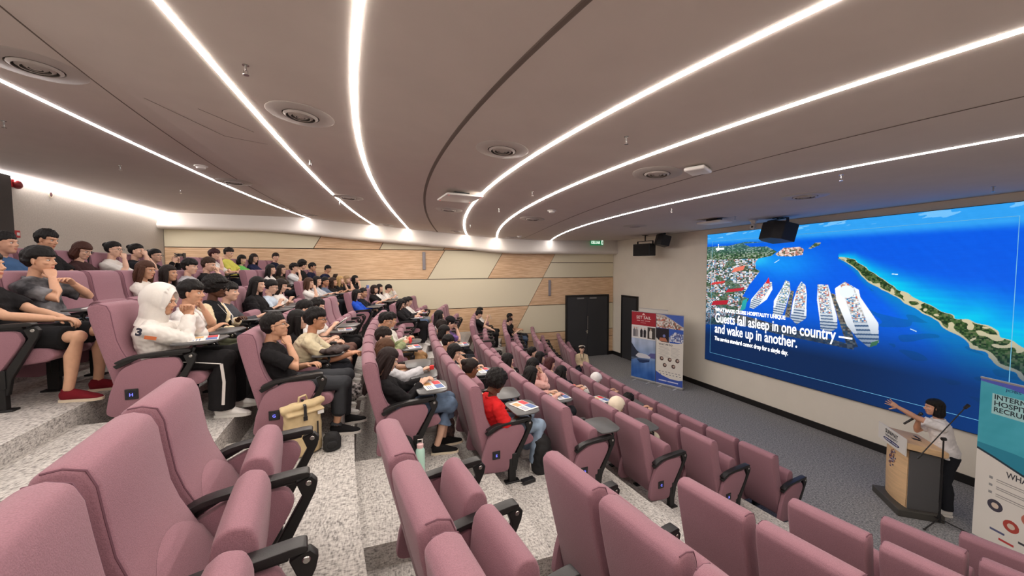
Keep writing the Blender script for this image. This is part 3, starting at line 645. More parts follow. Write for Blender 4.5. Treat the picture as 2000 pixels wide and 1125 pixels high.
    for s, hd in ((1, hands[0]), (-1, hands[1])):
        sh = sp(.90)+lat*(s*(sw-.012))+Vector((0, 0, -.022)); kind = 'relax'; hint = (-.4, s*.7, -.8); pd = None
        D = {'lap': ((.60, s*.085, .615), 'relax'), 'knee': ((.70, s*.11, .60), 'relax'), 'clasp': ((.60, s*.030, .635), 'relax'), 'desk': ((.60, s*.10, .725), 'relax'),
             'write': ((.62, s*.05, .735), 'grip'), 'phone': ((.52, s*.055, .76), 'grip'), 'arm': ((.56, s*.27, .700), 'relax'), 'type': ((.60, s*.09, .735), 'relax'), 'low': ((.72, s*.05, .60), 'relax'),
             'chin': (tuple(H+Vector((.085, s*.015, -.165))), 'fist'), 'cheek': (tuple(H+Vector((.03, s*.085, -.115))), 'fist'), 'mouth': (tuple(H+Vector((.125, s*.012, -.125))), 'fist'), 'brow': (tuple(H+Vector((.13, s*.03, -.06))), 'fist'),
             'face2': (tuple(H+Vector((.135, s*.035, -.11))), 'grip'), 'vhold': ((.50, s*.07, .93), 'grip')}
        if isinstance(hd, str): T, kind = D[hd]; T = Vector(T)
        else: T = Vector(hd[0]); kind = hd[1]; hint = hd[2] if len(hd) > 2 else hint
        up = isinstance(hd, str) and hd in ('chin', 'cheek', 'mouth', 'brow', 'face2', 'vhold')
        if up: hint = (.25, s*.35, -1)
        a_, b_ = (.275, .245) if not fem else (.26, .23)
        # wrist is target less hand offset for raised hands
        el, T = ik(sh, T, a_, b_, hint); fd = (T-el).normalized()
        body.loft([sh+lat*(-s*.03), sh, sh.lerp(el, .5), el, el.lerp(T, .35), T], [.050, .052*big, .043*big, .036, .038*big, .026], n=14); body.ell(sh, (.052*big, .052*big, .050*big)); body.loft([sp(.98), sp(.93).lerp(sh, .5)+Vector((0,0,.022)), sh], [.038, .038, .044], n=12)
        sl = top[1]
        def trap(): shirt.loft([sp(.985), sp(.95).lerp(sh, .5)+Vector((0, 0, .014)), sh], [.052, .058, .058], n=12)
        if sl in ('long', 'puffy', 'varsity'):
            q = 1.25 if sl == 'long' else 1.5; shirt.loft([sh+lat*(-s*.06), sh, sh.lerp(el, .5), el, el.lerp(T, .4), el.lerp(T, .93)], [.055, .058*big, .049*q*big, .044*q, .041*q, .033*q], n=16); shirt.ell(sh, (.062*big, .060*big, .058*big)); shirt.ell(el, (.042*q, .042*q, .042*q)); trap()
        elif sl == 'short': shirt.loft([sh+lat*(-s*.05), sh, sh.lerp(el, .4), sh.lerp(el, .74)], [.055, .060*big, .063*big, .068*big], n=16); shirt.ell(sh, (.062*big, .060*big, .058*big)); trap()
        elif sl == 'vest': shirt.ell(sh, (.060, .060, .058))
        # hand frame
        x = fd
        if up or kind in ('fist',): pn = Vector((-.8, -s*.5, .1)) if up else Vector((0, 0, -1))
        else: pn = Vector((0, 0, -1))
        if not isinstance(hd, str) and len(hd) > 3: pn = Vector(hd[3])
        z = -pn; z = (z-x*z.dot(x)).normalized(); y = z.cross(x)
        Mx = Matrix(((x.x, y.x, z.x, T.x), (x.y, y.y, z.y, T.y), (x.z, y.z, z.z, T.z), (0, 0, 0, 1)))
        if s > 0: Mx = Mx @ Matrix.Diagonal((1, -1, 1, 1))
        k = .92 if fem else 1.0
        hm.join(HANDS[kind], Mx @ Matrix.Diagonal((k, k, k, 1)))
    # assemble body: remeshed trunk and limbs + hands + head in one mesh
    bm_ = remesh(body, vox, 3); fin = MB(); p = getv(bm_); fin.v = [tuple(q) for q in p]; fin.f = [list(q.vertices) for q in bm_.polygons]; fin.m = [0]*len(fin.f); bpy.data.meshes.remove(bm_)
    fin.join(hm, None, 0)
    Rh = Euler((math.radians(tilt), math.radians(pitch), math.radians(yaw)), 'XYZ').to_matrix()
    Rh = (Matrix.Rotation(math.radians(yaw), 3, 'Z') @ Matrix.Rotation(math.radians(pitch), 3, 'Y') @ Matrix.Rotation(math.radians(tilt), 3, 'X'))
    Mh = Matrix.Translation(H) @ Rh.to_4x4() @ Matrix.Diagonal(((.97, .97, .97, 1) if fem else (1.0, 1.0, 1.0, 1)))
    fin.join(HEAD_HI if hi else HEAD_LO, Mh)
    hc = hair[1] if len(hair) > 1 else (22, 18, 17); lipc = tuple(int(a*b) for a, b in zip(skn, (.86, .66, .66)))
    me = fin.mesh('body', [sk, mat('lips_%d_%d' % (lipc[0], lipc[2]), lipc, .4), M_eye, M_iris, mat('brow_hair', (58, 44, 38), .8)], fix=False); smooth_all(me); link('body', me, root)
    sm = remesh(shirt, vox, 4); fold(sm, .0065, 34, seed, (1, .8, 1.3), N); fold(sm, .0035, 80, seed+5, (1, 1, 1), N)
    tc_ = cloth(top[0], tk); mats_ = [tc_]; 
    if top[1] == 'varsity':
        pv = getv(sm); mats_ = [tc_, cloth((232, 214, 178))]; idx = []
        for q in sm.polygons:
            c = pv[list(q.vertices)].mean(0); idx.append(1 if abs(c[1]-H.y) > sw-.045 or c[0] > sp(.3).x+.165 else 0)
        sm.materials.append(mats_[0]); sm.materials.append(mats_[1]); sm.polygons.foreach_set('material_index', idx)
    else: sm.materials.append(tc_)
    nm = {'vest': 'vest', 'long': 'long_sleeved_top', 'short': 'tee_shirt', 'puffy': 'sweatshirt', 'varsity': 'varsity_jacket'}[top[1]]
    link(nm, smooth_all(sm), root)
    tm = remesh(tr, vox, 4); fold(tm, .006, 28, seed+2, (1.2, 1, .7)); tm.materials.append(cloth(legs[0], lk))
    link({'long': 'trousers', 'wide': 'trousers', 'shorts': 'shorts', 'skirt': 'skirt', 'mid': 'culottes'}[legs[1]], smooth_all(tm), root)
    key = ('shoe', shoes)
    if key not in _hair: _hair[key] = SHOE.mesh('shoe', [cloth(shoes[0]), mat('sole_%d_%d' % (shoes[1][0], shoes[1][2]), shoes[1], .7), mat('laces', (215, 212, 208), .8)], smooth=50, fix=False)
    for an, s in ankles:
        sh_ = link('shoe', _hair[key], root, (an.x+.05, an.y, .001)); sh_.rotation_euler = (0, 0, s*.12)
    if hair[0]:
        hk = hair[0]; hmsh = hair_mesh(hk, seed)
        if hk in ('hijab', 'hood', 'cap'):
            if hk != 'hood' and hk != 'hijab':
                o2 = link('hair', hair_mesh('buzz', seed), root); o2.matrix_local = Mh; setmat(o2, hairm((22, 18, 17)))
            nme = {'hijab': 'headscarf', 'hood': 'hood', 'cap': 'cap'}[hk]; o = link(nme, hmsh, root); setmat(o, cloth(hair[1]))
        else: o = link('hair', hmsh, root); setmat(o, hairm(hair[1]))
        o.matrix_local = Mh
    if specs: g = link('glasses', GLM, root); g.matrix_local = Mh
    if mask:
        mk = MB(); mk.ell((.070, 0, -.045), (.040, .052, .040), n=16, m=10); o = mk.build('face_mask', cloth((232, 232, 234)), root, smooth=60); o.matrix_local = Mh
    return root
def setmat(o, m):
    if len(o.data.materials) == 0: o.data.materials.append(m)
    o.material_slots[0].link = 'OBJECT'; o.material_slots[0].material = m
# ------------------------------------------------------------------ the audience
BK, BR, RB, DB, BL = (22, 18, 17), (58, 38, 27), (64, 30, 28), (38, 27, 22), (196, 158, 104)
PALE, TAN, MID, DARK, OLV = (222, 180, 156), (206, 158, 128), (184, 134, 104), (92, 60, 44), (196, 150, 118)
WH, BLK_, CRM, GRY, NVY = (226, 223, 218), (30, 29, 31), (218, 206, 176), (172, 172, 174), (30, 34, 58)
JN, LJ, DT = (84, 104, 134), (150, 170, 194), (40, 42, 48)
def P(k, b, i, fx, z, label, dy=0, **kw):
    x, y, zf, t = row_seats(k, b)[i]
    person((x, y, zf), -t, (max(fx, .235), dy, z), label, seed=k*13+i*7+(3 if b == 'f' else 0), **kw)
W1 = ((236, 234, 230), (228, 226, 220)); B1 = ((34, 33, 35), (220, 216, 210)); B2 = ((30, 30, 32), (38, 38, 40))
# front rows
x_, y_, z_, t_ = row_seats(0, 'f')[0]; a_ = -t_-1.75
person((x_+.42*math.cos(t_)-.36*math.cos(a_), y_-.42*math.sin(t_)-.36*math.sin(a_)-.02, z_), a_, (.36, 0, 1.06), 'woman in beige roll-neck top and pale headband, lanyard on, seated by the far aisle', fem=True, skn=PALE, hair=('fringe', DB), top=((214, 196, 162), 'long'), legs=(DT, 'long'), yaw=6, hands=('clasp', 'clasp'), shoes=B1, seed=5)
P(1, 'c', 5, .16, 1.0, 'person in a white headscarf bent low behind the front row seats', fem=True, hair=('hijab', (236, 234, 232)), top=(WH, 'long'), legs=(GRY, 'wide'), pitch=28, yaw=-15, hands=('desk', 'desk'))
P(2, 'c', 1, .27, .98, 'woman in a cream headscarf and cream clothes leaning on her hand', fem=True, skn=OLV, hair=('hijab', (232, 220, 198)), top=((226, 214, 190), 'long'), legs=((226, 216, 194), 'wide'), yaw=-8, pitch=22, hands=('lap', 'chin'), specs=True, hi=True)
P(1, 'c', 3, .24, .93, 'black-haired person hidden beyond the cream headscarf', hair=('short', BK), top=(DT, 'short'), pitch=25, hands=('desk', 'desk'))
# row E
P(4, 'c', 0, .38, .99, 'student in a red tee shirt with curly black hair, at the E end seat', skn=(104, 68, 48), hair=('curly', BK), top=((214, 40, 42), 'short'), legs=((150, 172, 196), 'long'), lk='denim', yaw=12, pitch=24, hands=('lap', 'lap'), hi=True, shoes=W1, big=1.12, knees=((.84, .16, .50, .80), (.82, -.17, .50, .76)))
P(4, 'c', 1, .24, 1.02, 'student with braided dark brown hair beside the red tee shirt', fem=True, skn=(126, 84, 60), hair=('bun', DB), top=((226, 208, 168), 'short'), legs=(JN, 'long'), lk='denim', yaw=10, pitch=12, hands=('clasp', 'clasp'), hi=True)
P(4, 'c', 3, .25, 1.0, 'girl with a black bob in a white top resting chin on hand', fem=True, skn=PALE, hair=('bob', BK), top=(WH, 'short'), yaw=-12, pitch=22, hands=('desk', 'chin'))
P(4, 'c', 4, .24, 1.05, 'black-haired person just beyond the girl with the black bob', hair=('short', BK), top=(DT, 'short'), fem=True, pitch=18, hands=('desk', 'desk'))
P(4, 'c', 5, .24, 1.13, 'dark-haired person between the purple striped shirt and the black bob', hair=('bob', BK), top=(WH, 'short'), fem=True, pitch=10, hands=('lap', 'lap'))
P(4, 'c', 6, .24, 1.15, 'dark round head close behind the purple striped shirt', hair=('short', DB), top=(BLK_, 'short'), pitch=12)
P(4, 'c', 7, .44, 1.14, 'person in a black cap and purple striped shirt, hand on face', skn=PALE, hair=('cap', (32, 31, 34)), top=((124, 92, 160), 'short'), tk='stripe', yaw=-8, pitch=16, hands=('mouth', 'mouth'), legs=(BLK_, 'long'))
P(4, 'c', 8, .24, 1.22, 'girl with long straight black hair and white top beyond the black cap', fem=True, skn=PALE, hair=('long', BK), top=(WH, 'short'), yaw=15, hands=('lap', 'lap'))
# rows C and D
P(3, 'c', 4, .25, 1.0, 'person with thick black hair and white top, hand at the chin, in row D', fem=True, skn=PALE, hair=('long', BK), top=(WH, 'long'), pitch=12, hands=('chin', 'chin'))
P(3, 'c', 2, .25, 1.04, 'girl with sleek black hair and a pink top in row D', fem=True, skn=PALE, hair=('long', BK), top=((222, 172, 164), 'long'), legs=(DT, 'long'), pitch=14, hands=('desk', 'desk'), hi=True)
P(3, 'c', 3, .50, 1.02, 'girl in a pink sweatshirt leaning forward, hands at her face', fem=True, skn=PALE, hair=('bob', BK), top=((226, 178, 170), 'puffy'), pitch=20, hands=('face2', 'face2'), hi=True, legs=(DT, 'long'))
P(2, 'c', 7, .24, 1.04, 'farthest black-haired head of the row C group', skn=PALE, hair=('short', BK), top=(DT, 'short'), yaw=-10)
P(2, 'c', 6, .24, 1.06, 'woman with a broad head of black hair in row C', fem=True, skn=PALE, hair=('bob', BK), top=(BLK_, 'long'), pitch=8)
P(2, 'c', 5, .25, 1.06, 'person with dark reddish-brown hair in row C', fem=True, skn=PALE, hair=('bob', (74, 34, 34)), top=(NVY, 'long'), pitch=14)
P(2, 'c', 4, .25, 1.03, 'black-haired person in a salmon pink sweater in row C', fem=True, skn=PALE, hair=('long', BK), top=((226, 128, 114), 'puffy'), pitch=10, hands=('desk', 'desk'))
P(2, 'f', 4, .25, 1.10, 'bearded man in a black tee shirt with a white back print, reading a tablet', skn=PALE, hair=('buzz', DB), top=(BLK_, 'short'), legs=((66, 84, 108), 'long'), lk='denim', pitch=24, hands=('phone', 'phone'))
P(2, 'f', 5, .25, 1.17, 'man in dark clothes seated beyond the bearded man', skn=TAN, hair=('short', BK), top=(BLK_, 'short'), hands=('desk', 'desk'), pitch=10)
P(3, 'f', 3, .25, 1.12, 'young man in a black tee shirt and black trousers in far row D', skn=PALE, hair=('fringe', BK), top=(BLK_, 'short'), legs=(BLK_, 'long'), pitch=22, hands=('low', 'low'))
P(3, 'f', 4, .26, 1.16, 'young man in a white tee shirt holding up a phone in far row D', skn=PALE, hair=('short', BK), top=(WH, 'short'), legs=(BLK_, 'long'), pitch=12, hands=('vhold', 'vhold'))
# row F
P(5, 'c', 0, .25, 1.0, 'girl with very long dark brown hair and black sweatshirt, at the F end seat', fem=True, skn=PALE, hair=('long', (40, 26, 24)), top=(BLK_, 'long'), legs=((96, 116, 142), 'mid'), lk='denim', yaw=6, pitch=22, hands=('desk', ((.57, -.02, .725), 'relax')), hi=True, shoes=((28, 27, 28), (226, 214, 190)), knees=((.86, .04, .50, .80), (.84, -.12, .50, .70)))
P(5, 'c', 1, .25, 1.0, 'girl with light brown hair and pale grey sleeves in row F', fem=True, skn=PALE, hair=('bob', (96, 64, 42)), top=((206, 206, 210), 'puffy'), pitch=22, hands=('lap', ((.66, -.05, .74), 'grip')), legs=(GRY, 'mid'), hi=True)
P(5, 'c', 2, .25, 1.05, 'person with short dark brown hair, face turned away, in row F', skn=PALE, hair=('short', DB), top=(DT, 'short'), yaw=-25, pitch=14, legs=((160, 124, 84), 'long'), hands=('lap', 'lap'), hi=True)
P(5, 'c', 4, .27, 1.12, 'student in glasses and a sage green hoodie holding a red packet', skn=TAN, hair=('short', BK), top=((150, 158, 118), 'puffy'), legs=((176, 138, 96), 'long'), specs=True, pitch=22, yaw=-5, hands=(((.55, .05, .77), 'grip'), ((.55, -.06, .77), 'grip')), hi=True)
P(5, 'c', 5, .33, 1.06, 'student in a white patterned sweatshirt beyond the green hoodie', skn=TAN, hair=('short', BK), top=((226, 222, 212), 'puffy'), pitch=16, hands=('desk', 'desk'), legs=(DT, 'shorts'))
P(5, 'f', 0, .25, 1.04, 'woman with long black hair and black jacket at the far F end seat', fem=True, skn=PALE, hair=('long', BK), top=(BLK_, 'long'), legs=(BLK_, 'wide'), pitch=22, hands=('desk', 'desk'))
P(5, 'f', 1, .28, 1.04, 'woman with black hair looking down, second from the far aisle in row F', fem=True, skn=PALE, hair=('long', BK), top=((44, 44, 48), 'long'), legs=(JN, 'long'), pitch=26, hands=('write', 'desk'))
P(5, 'f', 2, .29, 1.02, 'girl in a white sweater, third from the far aisle in row F', fem=True, skn=PALE, hair=('bob', BK), top=(WH, 'long'), pitch=20, hands=('desk', 'write'), legs=((150, 152, 156), 'long'))
# row G
P(6, 'c', 0, .25, 1.07, 'young man in glasses and black tee shirt, fist under chin, at the G end seat', skn=TAN, hair=('short', BK), top=(BLK_, 'short'), legs=((62, 64, 68), 'long'), specs=True, yaw=-4, pitch=-10, hands=(((.50, .10, .66), 'relax'), ((.36, -.05, .90), 'fist', (.3, -.6, -1))), hi=True, shoes=B1, knees=((.84, .14, .51, .80), (.82, -.10, .50, .74)))
P(6, 'c', 1, .53, 1.05, 'young man in glasses and a cream tee shirt leaning forward', skn=(198, 144, 112), hair=('fringe', BK), top=((216, 204, 172), 'short'), legs=(DT, 'long'), specs=True, yaw=0, pitch=5, hands=(((.86, .02, .66), 'relax'), ((.88, -.06, .66), 'relax')), hi=True)
P(6, 'c', 2, .27, .99, 'woman in glasses with long black hair behind the cream tee shirt', fem=True, skn=PALE, hair=('long', BK), top=(BLK_, 'short'), specs=True, pitch=0, hands=('desk', 'desk'), hi=True, legs=((205, 200, 192), 'skirt'))
P(6, 'c', 3, .25, 1.06, 'person with rounded black hair between row G and the dark hair of row H', hair=('short', BK), skn=PALE, top=(WH, 'short'), pitch=16, hands=('lap', 'lap'), legs=((120, 92, 84), 'long'))
P(6, 'c', 4, .31, 1.05, 'person in a white face mask and white top reading papers', fem=True, hair=('short', BK), skn=PALE, top=(WH, 'short'), pitch=16, mask=True, hands=('phone', 'phone'), legs=(BLK_, 'wide'))
P(6, 'f', 0, .25, .99, 'girl in a bright blue hoodie at the far G end seat', fem=True, skn=PALE, hair=('long', BK), top=((38, 84, 200), 'puffy'), pitch=8, yaw=-6, hands=('lap', 'lap'), legs=(BLK_, 'long'))
P(6, 'f', 1, .27, .99, 'person in a dark navy top beside the bright blue hoodie', skn=OLV, hair=('short', BK), top=((32, 34, 44), 'long'), yaw=-14, hands=('desk', 'desk'))
P(6, 'f', 3, .29, 1.03, 'woman with shoulder-length dark hair and black tee shirt, arms on tablet', fem=True, skn=PALE, hair=('bob', DB), top=(BLK_, 'short'), yaw=-8, hands=('desk', 'write'), big=1.08)
P(6, 'f', 4, .29, 1.03, 'girl in a white top just beyond the black tee shirt woman', fem=True, skn=PALE, hair=('long', BK), top=(WH, 'long'), yaw=-12, hands=('desk', 'desk'))
P(6, 'f', 5, .40, .99, 'person in a white jacket over black, head down and hand on brow', skn=PALE, hair=('short', BK), top=((226, 222, 216), 'puffy'), pitch=26, hands=('brow', 'desk'))
# row H
P(7, 'c', 0, .37, 1.04, 'person in a white hooded sweatshirt and black trousers, hands clasped at mouth', skn=TAN, hair=('hood', (232, 228, 222)), top=((232, 228, 222), 'puffy'), legs=(BLK_, 'wide'), pitch=10, yaw=-4, hands=(((.56, .02, .93), 'grip', (.5, .5, -1)), ((.56, -.02, .92), 'grip', (.5, -.5, -1))), hi=True, shoes=W1, knees=((.86, .12, .52, .82), (.84, -.12, .52, .80)))
P(7, 'c', 1, .40, 1.08, 'boy in a plain white tee shirt with black fringe, beside the white hood', skn=TAN, hair=('fringe', BK), top=((236, 234, 232), 'short'), legs=((118, 122, 98), 'long'), pitch=4, yaw=-4, hands=('chin', 'desk'), hi=True)
P(7, 'c', 2, .43, 1.11, 'man in glasses with a black varsity jacket and cream sleeves', skn=DARK, hair=('curly', BK), top=((28, 28, 31), 'varsity'), legs=(DT, 'long'), specs=True, pitch=4, yaw=-5, hands=('desk', 'clasp'), hi=True, big=1.12)
P(7, 'c', 3, .38, 1.03, 'boy in a dark grey jacket beyond the varsity jacket', skn=PALE, hair=('fringe', BK), top=((72, 74, 80), 'long'), pitch=2, hands=('knee', ((.72, -.12, .72), 'relax')))
P(7, 'c', 5, .37, 1.08, 'large woman with long black hair and a black sweater', fem=True, skn=PALE, hair=('long', BK), top=(BLK_, 'long'), yaw=-8, pitch=6, hands=('desk', 'desk'), hi=True, big=1.2)
P(7, 'c', 6, .39, 1.02, 'woman in glasses with tied black hair and a pale blue shirt', fem=True, skn=PALE, hair=('bun', BK), top=((194, 210, 226), 'short'), specs=True, pitch=16, hands=('desk', 'phone'))
P(7, 'c', 7, .37, 1.02, 'girl in a white shirt looking down at a phone in row H', fem=True, skn=PALE, hair=('wavy', DB), top=(WH, 'short'), pitch=16, hands=('phone', 'phone'))
P(7, 'f', 0, .25, 1.0, 'girl with long brown hair and white tee shirt, hand over mouth', fem=True, skn=PALE, hair=('long', (84, 56, 40)), top=((236, 234, 230), 'short'), legs=((214, 176, 172), 'skirt'), hands=('desk', 'mouth'), pitch=6)
P(7, 'f', 1, .25, 1.03, 'girl in a pale grey cardigan, second in far row H', fem=True, skn=PALE, hair=('wavy', BK), top=((196, 198, 202), 'long'), hands=('desk', 'desk'), yaw=-12)
P(7, 'f', 2, .25, .99, 'boy in a blue denim jacket, third in far row H', skn=MID, hair=('short', BK), top=((96, 114, 140), 'long'), tk='denim', hands=('lap', 'desk'), yaw=-14)
P(7, 'f', 3, .26, .97, 'girl with wavy brown hair and black top, fourth in far row H', fem=True, skn=TAN, hair=('wavy', BR), top=(BLK_, 'short'), hands=('desk', 'desk'))
P(7, 'f', 4, .26, 1.0, 'girl with long blonde hair and black top, hand to chin', fem=True, skn=PALE, hair=('wavy', (206, 170, 116)), top=(BLK_, 'short'), hands=('mouth', 'desk'))
P(7, 'f', 5, .25, 1.0, 'girl with ash blonde hair just beyond the long blonde hair', fem=True, skn=PALE, hair=('bob', (170, 140, 104)), top=(BLK_, 'short'), hands=('mouth', 'mouth'), yaw=-10)
P(7, 'f', 6, .31, 1.0, 'girl with long black hair, hand raised to mouth, last in far row H', fem=True, skn=PALE, hair=('wavy', BK), top=((34, 32, 36), 'short'), hands=('desk', 'mouth'), yaw=-6)
# row behind H
P(8, 'c', 0, .25, 1.09, 'person in black shorts with bare legs and maroon trainers at the left edge', skn=(216, 170, 140), hair=('short', BK), top=(BLK_, 'short'), legs=((28, 28, 30), 'shorts'), hands=(((.66, .02, .66), 'relax'), ((.66, -.06, .66), 'relax')), hi=True, shoes=((120, 30, 40), (226, 210, 186)), knees=((.86, .12, .53, .80), (.84, -.16, .52, .76)))
P(8, 'c', 1, .25, 1.14, 'young man in a washed black graphic tee shirt, finger on cheek', skn=(216, 168, 138), hair=('fringe', BK), top=((48, 48, 52), 'short'), tk='wash', legs=((150, 168, 186), 'shorts'), pitch=2, yaw=-2, hands=(((.43, .05, .93), 'relax', (.6, 1.1, -.8)), ((.36, -.07, .99), 'grip', (.4, -.6, -1))), hi=True, knees=((.84, .12, .52, .80), (.83, -.10, .51, .80)))
P(8, 'c', 4, .25, 1.05, 'girl with straight brown hair in a white tee shirt', fem=True, skn=TAN, hair=('long', (84, 52, 36)), top=((234, 230, 222), 'short'), yaw=-8, pitch=8, hands=('lap', 'lap'), hi=True)
P(8, 'c', 5, .24, 1.0, 'girl with dark brown hair seen above the white hood', fem=True, skn=TAN, hair=('long', DB), top=(DT, 'short'), yaw=-5)
P(8, 'c', 6, .25, 1.1, 'boy in a light grey hooded top with black hair', skn=PALE, hair=('fringe', BK), top=((184, 184, 188), 'puffy'), yaw=-6, pitch=6, hands=('clasp', 'clasp'))
P(8, 'c', 7, .26, 1.14, 'boy with swept brown hair and black tee shirt resting chin on hands', skn=PALE, hair=('short', (66, 44, 32)), top=(BLK_, 'short'), pitch=12, hands=('mouth', 'mouth'))
P(8, 'f', 1, .31, 1.05, 'woman with long straight black hair and a white collar, far block', fem=True, skn=PALE, hair=('long', BK), top=(WH, 'short'), yaw=-6)
P(8, 'f', 2, .31, 1.05, 'woman in glasses with brown-tipped hair and olive top, far block', fem=True, skn=PALE, hair=('long', DB), top=((62, 54, 42), 'long'), specs=True, yaw=-8)
P(8, 'f', 3, .38, 1.09, 'boy in glasses and white shirt with knuckles against mouth, far block', skn=PALE, hair=('fringe', BK), top=((222, 224, 226), 'short'), specs=True, hands=('desk', 'mouth'))
P(8, 'f', 4, .36, 1.18, 'boy with tousled black hair smiling, behind the white shirt', skn=PALE, hair=('curly', BK), top=(BLK_, 'short'), yaw=-20)
P(8, 'f', 5, .39, 1.12, 'boy in glasses and navy vest with white collar, far block', skn=TAN, hair=('short', BK), top=(NVY, 'short'), specs=True, pitch=10)
P(8, 'f', 6, .60, 1.06, 'boy in a navy polo shirt bent over a black laptop', skn=TAN, hair=('buzz', BK), top=((32, 38, 66), 'short'), pitch=26, hands=('type', 'type'))
# rearmost row
P(9, 'c', 3, .25, 1.08, 'person in a blue top cut off by the left edge, rearmost row', hair=('short', BK), top=((62, 92, 130), 'short'))
P(9, 'c', 4, .25, 1.16, 'boy with short black hair and black top, rearmost row at left', skn=TAN, hair=('short', BK), top=(BLK_, 'short'), pitch=14, yaw=-4, hi=True)
P(9, 'c', 5, .25, 1.05, 'girl in glasses with reddish-brown hair, rearmost row', fem=True, skn=PALE, hair=('bob', (78, 44, 34)), top=((58, 38, 38), 'short'), specs=True, pitch=20, yaw=-6, hi=True)
P(9, 'c', 6, .28, 1.09, 'woman in glasses and white tee shirt, fingers against mouth, rearmost row', fem=True, skn=PALE, hair=('bun', BK), top=(WH, 'short'), specs=True, hands=('desk', 'mouth'), yaw=-6)
P(9, 'c', 7, .25, 1.09, 'woman with both hands raised to her face, rearmost row', fem=True, skn=PALE, hair=('bun', BK), top=(DT, 'short'), hands=('face2', 'brow'), yaw=-4)
P(9, 'c', 8, .25, 1.03, 'woman in glasses holding up a phone on a tripod clamp', fem=True, skn=PALE, hair=('bun', BK), top=(BLK_, 'long'), specs=True, hands=('vhold', 'vhold'), yaw=-8, dy=-.1)
P(9, 'f', 1, .25, 1.12, 'boy with dark red hair and white top, hand at mouth, rearmost far row', skn=PALE, hair=('fringe', (66, 28, 30)), top=(WH, 'short'), hands=('desk', 'mouth'), pitch=8)
P(9, 'f', 2, .25, 1.18, 'boy in a yellow-green tee shirt looking down, arms on his tablet', skn=PALE, hair=('short', DB), top=((206, 202, 96), 'short'), legs=(LJ, 'long'), lk='denim', pitch=20, hands=('desk', 'desk'))
P(9, 'f', 3, .25, 1.03, 'girl with black fringe and bright green top beside the yellow-green shirt', fem=True, skn=PALE, hair=('bob', BK), top=((110, 190, 96), 'short'), pitch=10, hands=('desk', 'desk'), yaw=-14)
P(9, 'f', 4, .25, 1.08, 'smiling woman in a navy polo shirt with wavy dark hair', fem=True, skn=PALE, hair=('wavy', DB), top=((34, 40, 70), 'short'), yaw=-12, pitch=6)
P(9, 'f', 6, .25, 1.14, 'person in a navy jacket with white stripes facing the camera side', skn=PALE, hair=('fringe', DB), top=((28, 32, 52), 'long'), yaw=-40)
# ------------------------------------------------------------------ painted flat surfaces (screen picture, banners, leaflets)
class Paint:
    """colours on a fine grid of mesh points, u to the right and v up, both 0..1"""
    def __init__(s, nu, nv, base):
        s.nu, s.nv = nu, nv; s.U, s.V = np.meshgrid(np.linspace(0, 1, nu), np.linspace(0, 1, nv)); s.C = np.zeros((nv, nu, 3)); s.C[:] = np.array(base)/255.
    def mask(s, poly):
        m = np.zeros(s.U.shape, bool); n = len(poly)
        for i in range(n):
            (x0, y0), (x1, y1) = poly[i], poly[(i+1) % n]
            if y0 == y1: continue
            c = ((s.V >= min(y0, y1)) & (s.V < max(y0, y1))); x = x0+(s.V-y0)*(x1-x0)/(y1-y0); m ^= c & (s.U < x)
        return m
    def poly(s, poly, rgb, a=1.): m = s.mask(poly); s.C[m] = s.C[m]*(1-a)+np.array(rgb)/255.*a; return m
    def rect(s, u0, v0, u1, v1, rgb, a=1.): return s.poly([(u0, v0), (u1, v0), (u1, v1), (u0, v1)], rgb, a)
    def disc(s, u, v, r, rgb, asp=1., a=1.):
        m = ((s.U-u)**2+((s.V-v)*asp)**2) < r*r; s.C[m] = s.C[m]*(1-a)+np.array(rgb)/255.*a; return m
    def speckle(s, m, cols, sc, seed, asp=1., a=1.):
        h = s.cell(sc, seed, asp); k = (h*len(cols)).astype(int) % len(cols); c = np.array(cols)[k]/255.; s.C[m] = s.C[m]*(1-a)+c[m]*a
    def cell(s, sc, seed, asp=1.):
        i = np.floor(s.U*sc).astype(np.int64); j = np.floor(s.V*sc*asp+((i*7919) % 5)*.2).astype(np.int64)
        return ((i*73856093 ^ j*19349663 ^ seed*83492791) % 1009)/1009.
    def noise(s, sc, seed, asp=1.): return wob(np.stack([s.U.ravel(), s.V.ravel()*asp, s.U.ravel()*0], 1), sc, seed).reshape(s.U.shape)
    def mesh(s, name, w, h, mt):
        x = s.U.ravel()*w; y = s.V.ravel()*h; vs = np.stack([x, y, x*0], 1); nu, nv = s.nu, s.nv
        a = (np.arange(nv-1)[:, None]*nu+np.arange(nu-1)[None]).ravel(); f = np.stack([a, a+1, a+nu+1, a+nu], 1)
        me = bpy.data.meshes.new(name); me.vertices.add(len(vs)); me.vertices.foreach_set('co', vs.ravel()); me.loops.add(f.size); me.loops.foreach_set('vertex_index', f.ravel())
        me.polygons.add(len(f)); me.polygons.foreach_set('loop_start', np.arange(0, f.size, 4)); me.polygons.foreach_set('loop_total', np.full(len(f), 4)); me.update(); me.validate()
        c = np.clip(s.C.reshape(-1, 3), 0, 1); c = np.where(c <= .04045, c/12.92, ((c+.055)/1.055)**2.4)
        at = me.color_attributes.new('Col', 'FLOAT_COLOR', 'POINT'); at.data.foreach_set('color', np.concatenate([c, np.ones((len(c), 1))], 1).ravel()); me.materials.append(mt); return me
M_scr = mat('screen_pixels', (0, 0, 0), .7, spec=.08, attr=True, emit=SCREEN); M_print = mat('printed_vinyl', (255, 255, 255), .5, attr=True)
M_scrw = mat('screen_white', (250, 252, 255), .5, emit=SCREEN*1.1); M_scrline = mat('screen_line', (120, 200, 240), .5, emit=SCREEN*.42)
def clampsm(x): x = np.clip(x, 0, 1); return x*x*(3-2*x)
